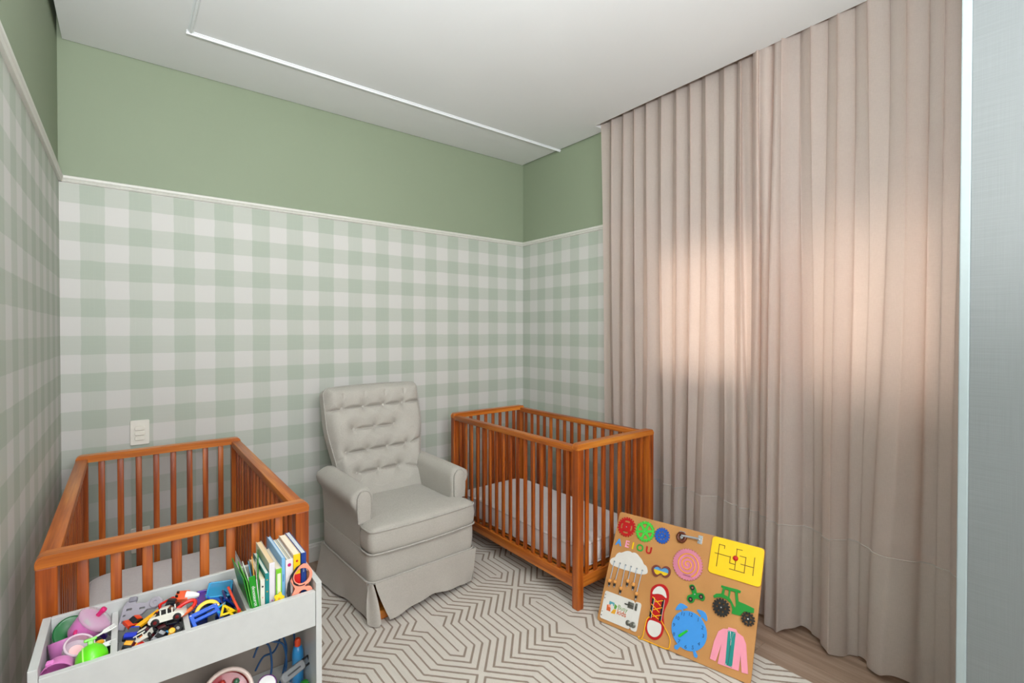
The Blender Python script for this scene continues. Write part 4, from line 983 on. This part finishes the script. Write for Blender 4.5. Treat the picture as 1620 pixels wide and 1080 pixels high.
bR, bG, bBl, bBk, bY, bP, bW = [M('board_'+n_, c_, .4) for n_, c_ in (('red', (186, 16, 20)), ('green', (62, 200, 62)), ('blue', (16, 84, 180)), ('black', (22, 20, 20)), ('yellow', (248, 206, 8)), ('pink', (206, 124, 150)), ('white', (222, 220, 214)))]
LB = M('board_light_blue', (62, 148, 226), .45); TGn = M('board_tractor_green', (14, 140, 44), .4); SC_ = M('screw_steel', (200, 202, 206), .25, .8)
scr = finish(lathe(new(), [(0, 0), (.003, 0), (.0026, .0012), (0, .0018)], 12), 50)
def screw(x, y, z, par=None): return obj('screw', scr, SC_, par or bb, loc=(x, y, z))
# gears
def arcslot(cx, cy, r0, r1, a0, a1):
    return [(cx+r1*math.cos(R(a)), cy+r1*math.sin(R(a))) for a in range(a0, a1+1, 6)]+[(cx+r0*math.cos(R(a)), cy+r0*math.sin(R(a))) for a in range(a1, a0-1, -6)]
g1 = bp('gear', [gear(.0515, .4310, .0465, 22, .0065)]+[arcslot(.0515, .4310, .022, .030, a, a+54) for a in (63, 153, 243, 333)], bR, .004, .001, lab='red gear'); screw(.0515, .431, .005, g1)
def wedge(cx, cy, r0, r1, a0, a1): return [(cx+r0*math.cos(R((a0+a1)/2)), cy+r0*math.sin(R((a0+a1)/2)))]+[(cx+r1*math.cos(R(a)), cy+r1*math.sin(R(a))) for a in range(a0, a1+1, 6)]
g2 = bp('gear', [gear(.1462, .4335, .0475, 22, .006)]+[wedge(.1462, .4335, .012, .034, a+8, a+50) for a in range(15, 375, 60)], bG, .004, .001, lab='bright green spoked gear'); screw(.1462, .4335, .005, g2)
g3 = bp('gear', [gear(.2290, .4358, .0360, 18, .0055)]+[circ(.2290+.0165*math.cos(a*PI/4), .4358+.0165*math.sin(a*PI/4), .0036, 12) for a in range(8)], bBl, .004, .001, lab='blue gear'); screw(.229, .4358, .005, g3)
# letters
for ch_, (x_, y_), m_, nm in zip('AEIOU', [(.0281, .3520), (.0712, .3545), (.1008, .3550), (.1366, .3549), (.1795, .3560)], (LB, M('board_pale_pink', (238, 160, 186), .4), bY, M('board_grass', (40, 168, 60), .4), bR), ('light blue', 'pale pink', 'yellow', 'green', 'dark red')):
    obj('letter', text(ch_, .042, .003, Matrix.Translation((x_, y_, .002)), off=.0012), m_, bb, label=nm+' letter '+ch_)
# cloud with six strings
cl = [[0.0045, 0.2572], [0.007, 0.2698], [0.0165, 0.2785], [0.0246, 0.2836], [0.0302, 0.2984], [0.0414, 0.3095], [0.0524, 0.3114], [0.0643, 0.3191], [0.0784, 0.3266], [0.0936, 0.3288], [0.1033, 0.3256], [0.1157, 0.3295], [0.1296, 0.3263], [0.1398, 0.3195], [0.1524, 0.3114], [0.1604, 0.3041], [0.1691, 0.2933], [0.1806, 0.289], [0.1892, 0.2783], [0.1933, 0.2645], [0.1876, 0.2553], [0.1721, 0.2487], [0.1472, 0.245], [0.1126, 0.2441], [0.0685, 0.2425], [0.0318, 0.2442], [0.0151, 0.2464]]
cp = bp('cloud', [smooth2(cl, 3)], bW, lab='white cloud plate')
strg = M('string_grey_blue', (168, 182, 196), .6); bead = M('bead_beech', (226, 160, 84), .4)
st_ = [[0.0271, 0.2637], [0.0568, 0.2636], [0.0851, 0.2641], [0.1127, 0.2653], [0.1416, 0.265], [0.1687, 0.2647]]
bd_ = [[0.0263, 0.1765], [0.0526, 0.1807], [0.0865, 0.1622], [0.1126, 0.2016], [0.142, 0.1957], [0.1636, 0.1634]]
for (a, b), (c_, d_) in zip(st_, bd_):
    s_ = obj('string', tube(new(), [(a, b, .002), (a, b-.004, .006), ((a+c_)/2, (b+d_)/2, .006), (c_, d_, .007)], .0019, 8), strg, bb, smooth=60)
    obj('eyelet', tube(new(), [(a+.003*math.cos(i*PI/5), b+.003*math.sin(i*PI/5), .0035) for i in range(10)], .0009, 5, True), bBk, s_)
    obj('bead', lathe(new(), [(0, -.0088), (.006, -.0065), (.0088, 0), (.006, .0065), (0, .0088)], 16), bead, s_, smooth=80, loc=(c_, d_, .009))
    obj('knot_cap', lathe(new(), [(0, 0), (.0052, 0), (.0052, .010), (.004, .011), (0, .011)], 12, Matrix.Rotation(R(90), 4, 'X')), bBk, s_, smooth=40, loc=(c_, d_-.008, .007))
    obj('tip', lathe(new(), [(0, 0), (.004, 0), (.0035, .006), (0, .007)], 12, Matrix.Rotation(R(90), 4, 'X')), SC_, s_, smooth=40, loc=(c_, d_-.019, .007))
# sliding bolt with ring
lt = obj('bolt_plate', B(.388, .408, .444, .480, .0002, .003, bev=.0006), SC_, bb); screw(.398, .452, .003, lt); screw(.398, .472, .003, lt)
obj('bolt_rod', tube(new(), [(.318, .4585, .011), (.398, .4630, .011)], .0055, 12), SC_, bb, smooth=60)
obj('bolt_plate', B(.304, .330, .464, .478, .0002, .003, bev=.0006), SC_, bb)
rgb_ = obj('wooden_ring', tube(new(), [(.3187+.0165*math.cos(i*PI/14), .4512+.0175*math.sin(i*PI/14), .008) for i in range(28)], .0072, 10, True), M('ring_walnut', (92, 40, 16), .35), bb, smooth=60); screw(.3187, .4512, .012, rgb_)
obj('ring_core', lathe(new(), [(0, .004), (.008, .004), (.007, .010), (0, .011)], 16), SC_, bb, smooth=40, loc=(.3187, .4512, 0))
# mask shaped tray with two colours
mk = [[0.2108, 0.281], [0.2131, 0.2948], [0.2254, 0.3059], [0.2398, 0.3064], [0.2520, 0.2985], [0.2640, 0.3097], [0.2763, 0.3145], [0.2889, 0.3107], [0.2957, 0.2989], [0.2932, 0.2799], [0.2797, 0.2667], [0.2677, 0.2667], [0.2562, 0.2742], [0.2495, 0.2700], [0.2372, 0.2583], [0.2224, 0.2620]]
mk = smooth2(mk, 3); mc = (sum(p[0] for p in mk)/len(mk), sum(p[1] for p in mk)/len(mk)); mi = [(mc[0]+(a-mc[0])*.80, mc[1]+(b-mc[1])*.66) for a, b in mk]
bp('mask_frame', [mk, mi], M('mask_plum', (118, 58, 50), .4), .007, lab='plum coloured mask frame')
bp('mask_window', [mi], M('mask_yellow', (236, 200, 30), .3), .0015)
up_ = [p for p in mi if p[1] > mc[1]]; up_ = sorted(up_, key=lambda p: p[0]); bp('mask_window', [[(up_[0][0], mc[1])]+up_+[(up_[-1][0], mc[1])]], M('mask_sky', (92, 160, 216), .3), .0022, bev=0); screw(.2520, .2985, .006)
# spiral disc
cx, cy = .3625, .3470
sp_ = bp('spiral_disc', [gear(cx, cy, .0655, 34, .0045)], bP, .005, .001, lab='dusty pink toothed disc')
pts = []
for i in range(0, 130):
    a = i*.145+1.2; rr = .004+.0470*i/130; pts.append((cx+rr*math.cos(-a), cy+rr*math.sin(-a), .0064))
obj('spiral_groove', tube(new(), pts, .0024, 6), M('spiral_yellow', (246, 178, 40), .4), sp_, smooth=60); 
obj('ring_text', text('CARACOL', .007, .0004, Matrix.Translation((cx+.004, cy-.045, .0065)) @ Matrix.Rotation(R(2), 4, 'Z')), bBk, sp_)
# maze
mz = bp('maze_plate', [rrect(.450, .656, .343, .492, .014)], bY, .006, .0006, lab='yellow maze plate')
for lp in [[[0.481, 0.3752], [0.482, 0.4648], [0.5038, 0.4635], [0.504, 0.4528]], [[0.4683, 0.4237], [0.5303, 0.4275], [0.5318, 0.4017], [0.5509, 0.4015]], [[0.5738, 0.4644], [0.552, 0.4636], [0.5549, 0.3825]], [[0.5675, 0.4393], [0.5901, 0.4405], [0.5913, 0.3804], [0.5336, 0.3779]], [[0.5746, 0.4084], [0.623, 0.4101]], [[0.6228, 0.4481], [0.6246, 0.3792]]]:
    bm = new()
    for (a, b), (c_, d_) in zip(lp, lp[1:]):
        x0, x1 = sorted((a, c_)); y0, y1 = sorted((b, d_)); w_ = .0014
        if x1-x0 > y1-y0: y0 = y1 = (y0+y1)/2
        else: x0 = x1 = (x0+x1)/2
        box(bm, x0-w_, x1+w_, y0-w_, y1+w_, .0062, .0071)
    obj('groove', bm, M('groove_brown', (104, 62, 10), .7), mz)
bug = obj('ladybug', lathe(new(), [(0, 0), (.0105, 0), (.0105, .003), (.007, .007), (0, .009)], 20), bR, mz, smooth=60, loc=(.5519, .4261, .0068), label='red ladybug knob')
# little door with latches
dr = bp('door_plate', [rrect(.0135, .1605, .0145, .1310, .008)], bW, .004, .0004, lab='white door plate'); bp('door_plate', [rrect(.1640, .1935, .0150, .1320, .009)], bW, .004, .0004, lab='white door plate')
bp('door_plate', [rrect(.1585, .166, .022, .125, .001)], bW, .0036, .0002)
for a, b in ((.0183, .1151), (.0185, .1004), (.0190, .0433), (.0187, .0278)): obj('rivet', scr, bBk, dr, loc=(a, b, .004), rot=None)
lg = lambda nm, pts_, rgb: bp('logo', [pts_], M(nm, rgb, .5), .0006, .0043, 0, dr)
lg('logo_blue', [(.0447, .0950), (.0707, .0945), (.0702, .0799), (.0447, .0803)], (88, 164, 176)); lg('logo_orange', [(.036, .0774), (.0452, .0782), (.0557, .0684), (.058, .0538), (.0379, .0536)], (214, 96, 40))
lg('logo_yellow', [(.0715, .0693), (.0847, .0694), (.0813, .0508), (.0605, .0491)], (232, 170, 40)); lg('logo_green', [(.0718, .0914), (.0861, .0853), (.0817, .0706), (.0722, .0718)], (96, 156, 60))
bp('logo', [circ(.060, .081, .006, 14)], bW, .0006, .0050, 0, dr); bp('logo', [circ(.0485, .0755, .006, 14)], M('logo_pink', (240, 160, 130), .5), .0006, .0050, 0, dr)
obj('logo_text', text('Busy', .026, .0004, Matrix.Translation((.113, .0840, .0046))), M('logo_text_green', (110, 150, 70), .5), dr, label='green lettering reading Busy')
obj('logo_text', text('kids', .029, .0004, Matrix.Translation((.112, .0635, .0046)), off=.0004), M('logo_text_orange', (196, 96, 50), .5), dr, label='orange lettering reading kids')
NK = M('nickel', (120, 120, 112), .35, .7)
for q_ in ([.1345, .1615, .0965, .1222], [.1690, .1784, .0960, .1250], [.1185, .1370, .1048, .1105]):
    ho = obj('latch', B(q_[0], q_[1], q_[2], q_[3], .0045, .0095, bev=.0015), NK, bb, smooth=40)
    obj('latch_line', B(q_[0]+.001, q_[1]-.001, (q_[2]+q_[3])/2-.0008, (q_[2]+q_[3])/2+.0008, .0094, .0100), bBk, ho)
for a, b, rr in ((.1500, .0380, .0110), (.1640, .0345, .0090), (.1745, .0380, .0120)): obj('swivel_latch', lathe(new(), [(0, .0045), (rr, .0045), (rr, .007), (rr*.5, .0105), (0, .011)], 18), NK, bb, smooth=40, loc=(a, b, 0))
# shoe
sh_ = [[0.2245, 0.1778], [0.2233, 0.2027], [0.2348, 0.2216], [0.2551, 0.2337], [0.2771, 0.2365], [0.2957, 0.2257], [0.3049, 0.2054], [0.3066, 0.1764], [0.2992, 0.1479], [0.2965, 0.1268], [0.2990, 0.1087], [0.3071, 0.0803], [0.3053, 0.0483], [0.2918, 0.0247], [0.2721, 0.0143], [0.2493, 0.0185], [0.2329, 0.0349], [0.2269, 0.0552], [0.2313, 0.0793], [0.2380, 0.0933], [0.2380, 0.1213], [0.2299, 0.1511]]
so = bp('shoe', [smooth2(sh_, 3)], bR, .003, lab='red shoe sole plate')
bp('toe_cap', [smooth2([[0.2338, 0.1855], [0.2364, 0.2035], [0.2501, 0.2207], [0.2661, 0.2257], [0.2824, 0.2181], [0.2923, 0.2046], [0.2965, 0.1879], [0.2775, 0.1949], [0.2555, 0.1928]], 3)], bW, .002, .0033, .0003, so)
bp('heel_cap', [smooth2([[0.2438, 0.0821], [0.2655, 0.0848], [0.2896, 0.083], [0.2974, 0.0706], [0.2963, 0.0482], [0.2835, 0.0304], [0.2664, 0.0248], [0.2486, 0.031], [0.2381, 0.0463], [0.2362, 0.0681]], 3)], bW, .002, .0033, .0003, so)
for (a, b), (c_, d_) in (((.2410, .1747), (.2450, .0911)), ((.2856, .1790), (.2870, .0929))):
    obj('eyelet_strip', B(a-.0045, a+.0045, d_, b, .0033, .0045), bBk, so); obj('eyelet_edge', B(a+.0045, a+.006, d_, b, .0033, .0047), bW, so)
LC = M('lace_yellow', (246, 180, 16), .6)
for lp in [[[0.2373, 0.1745], [0.2785, 0.1508]], [[0.2851, 0.1743], [0.2511, 0.1581]], [[0.2378, 0.1454], [0.2781, 0.124]], [[0.286, 0.1461], [0.2493, 0.1253]], [[0.2379, 0.1208], [0.2497, 0.1084], [0.2795, 0.0977]], [[0.2879, 0.1167], [0.2515, 0.0993]]]:
    obj('lace', tube(new(), [(a, b, .0058+.0016*math.sin(PI*i/max(1, len(lp)-1))) for i, (a, b) in enumerate(lp)], .0019, 8), LC, so, smooth=60)
L1 = [(0.2396, 0.0936, .005), (0.2300, 0.0796, .006), (0.2265, 0.039, .005), (0.2262, 0.0133, .006), (0.2206, -0.0020, .006), (0.2095, -0.0020, .006), (0.2070, 0.0030, .004), (.2120, .0060, .003)]
L2 = [(0.2906, 0.0968, .005), (0.3148, 0.0736, .006), (0.3373, 0.0475, .005), (0.3432, 0.0251, .005), (0.3384, 0.0045, .005), (0.3107, 0.0010, .005), (0.2677, 0.0008, .005), (0.2276, 0.0004, .005)]
obj('lace', tube(new(), cr(L1, 5), .0022, 8), LC, so, smooth=60); obj('lace', tube(new(), cr(L2, 5), .0022, 8), LC, so, smooth=60)
# spinner
spn = bp('spinner', [smooth2([(.3985+.014, .264), (.3985, .2755), (.3985-.014, .264), (.402, .2400), (.386, .2290), (.3835, .2120), (.397, .2020), (.411, .2090), (.416, .2240), (.4320, .2270), (.4480, .2260), (.4540, .2400), (.445, .2530), (.430, .2520), (.4190, .2490)], 4), ], TGn, .006, .002, .001, lab='green three-lobed spinner')
for a, b in ((.3990, .2620), (.3985, .2160), (.4390, .2395)): 
    q_ = obj('bearing', lathe(new(), [(.0040, .0081), (.0095, .0081), (.0095, .0092), (.0040, .0092)], 20), bBk, spn, loc=(a, b, 0)); obj('bearing_core', lathe(new(), [(0, .0081), (.0040, .0081), (.0035, .0088), (0, .0088)], 14), M('bearing_core', (170, 110, 90), .5), spn, loc=(a, b, 0))
screw(.4125, .2405, .008, spn)
# clock
cx, cy = .4095, .0990
ck = bp('clock', [circ(cx, cy, .0725, 48)], LB, .004, .0004, lab='light blue clock face')
bp('bell', [smooth2([[0.3454, 0.1560], [0.345, 0.1682], [0.3566, 0.1871], [0.3757, 0.188], [0.3895, 0.1800]], 3)], LB, par=ck); bp('bell', [smooth2([[0.4300, 0.1819], [0.4405, 0.1892], [0.4608, 0.1868], [0.4722, 0.1722], [0.4707, 0.1560]], 3)], LB, par=ck)
def bar(a, b, c_, d_, w0, w1):
    d = Vector((c_-a, d_-b)).normalized(); n_ = Vector((-d.y, d.x)); return [(a+n_.x*w0, b+n_.y*w0), (c_+n_.x*w1, d_+n_.y*w1), (c_+d.x*w1*.8, d_+d.y*w1*.8), (c_-n_.x*w1, d_-n_.y*w1), (a-n_.x*w0, b-n_.y*w0)]
bp('bell_stem', [bar(.3680, .1680, .3740, .1590, .003, .003)], LB, par=ck); bp('bell_stem', [bar(.4540, .1700, .4440, .1570, .003, .003)], LB, par=ck)
bp('foot', [bar(.3830, .0370, .3680, .0200, .005, .009)], LB, par=ck); bp('foot', [bar(.4400, .0360, .4510, .0190, .005, .008)], LB, par=ck)
for n_, (a, b) in [(12, [0.4066, 0.1590]), (11, [0.376, 0.1510]), (10, [0.3555, 0.1288]), (9, [0.3465, 0.0984]), (8, [0.3527, 0.065]), (7, [0.3773, 0.0468]), (6, [0.4071, 0.0372]), (5, [0.4345, 0.0445]), (4, [0.4559, 0.0656]), (3, [0.4679, 0.0995]), (2, [0.4607, 0.128]), (1, [0.4398, 0.1502])]:
    obj('numeral', text(str(n_), .0195, .0004, Matrix.Translation((a, b, .0046))), M('numeral_ink', (26, 60, 110), .6), ck)
hn = bp('hand', [bar(.4061, .0984, .3757, .0664, .0035, .0050)], M('hand_green', (30, 190, 40), .35), .004, .0055, .0006, ck, lab='bright green clock hand'); screw(.4061, .0984, .0095, ck)
# tractor
tc_ = [[0.5108, 0.3081], [0.5252, 0.3081], [0.5732, 0.311], [0.5861, 0.3096], [0.5855, 0.3006], [0.5746, 0.2987], [0.5821, 0.2683], [0.6087, 0.2663], [0.6415, 0.2613], [0.6421, 0.2456], [0.6277, 0.2407], [0.6064, 0.2388], [0.5951, 0.2189], [0.5625, 0.2158], [0.5632, 0.2322], [0.5553, 0.2513], [0.537, 0.2617], [0.514, 0.2625], [0.4893, 0.2517], [0.4843, 0.2584], [0.4955, 0.2705], [0.515, 0.2768], [0.518, 0.2974], [0.51, 0.3005]]
tw = [[[0.525, 0.2968], [0.541, 0.2974], [0.5423, 0.2734], [0.5255, 0.2757]], [[0.5483, 0.2975], [0.5651, 0.2985], [0.575, 0.2497], [0.5722, 0.2406], [0.557, 0.26], [0.5471, 0.2716]]]
tra = bp('tractor', [tc_]+tw, TGn, .005, .0004, lab='green tractor body')
w1 = bp('tractor_wheel', [gear(.5222, .2253, .0345, 17, .0055)]+[circ(.5222+.0165*math.cos(a*PI/3), .2253+.0165*math.sin(a*PI/3), .0040, 12) for a in range(6)], bBk, .005, .0056, lab='large black gear wheel'); obj('axle', scr, TGn, w1, loc=(.5222, .2253, .0106))
w2 = bp('tractor_wheel', [gear(.6250, .2171, .0255, 13, .0050)]+[wedge(.6250, .2171, .008, .016, a+10, a+64) for a in range(0, 360, 72)], bBk, .005, .0056, lab='small black gear wheel'); screw(.6250, .2171, .0106, w2)
# jacket with zip
jk = [[0.5566, 0.1640], [0.5853, 0.1664], [0.5919, 0.1568], [0.6139, 0.1498], [0.6268, 0.129], [0.6454, 0.0321], [0.6232, 0.0289], [0.6121, 0.0828], [0.6121, 0.0296], [0.5348, 0.0257], [0.5397, 0.0985], [0.5265, 0.0300], [0.5042, 0.0314], [0.511, 0.0966], [0.5223, 0.1376], [0.5390, 0.1530], [0.5560, 0.1570]]
jo = bp('jacket', [jk], M('board_jacket_pink', (238, 150, 170), .5), .0035, lab='pink jacket plate')
bp('zip_tape', [[(.5577, .1529), (.5864, .1554), (.588, .0329), (.5627, .033)]], M('zip_teal', (16, 136, 128), .6), .001, .004, 0, jo)
obj('zip_teeth', B(.5722, .5742, .036, .120, .005, .0062), M('zip_metal', (70, 90, 90), .4, .5), jo)
obj('zip_teeth', tube(new(), [(.5665, .152, .0055), (.5732, .118, .0055), (.5790, .153, .0055)], .0008, 6), SC_, jo); obj('zip_pull', B(.5715, .5750, .104, .122, .0062, .0082, bev=.0006), SC_, jo)
for a, b in ((.560, .151), (.584, .1525), (.5645, .035), (.586, .035)): screw(a, b, .005, jo)
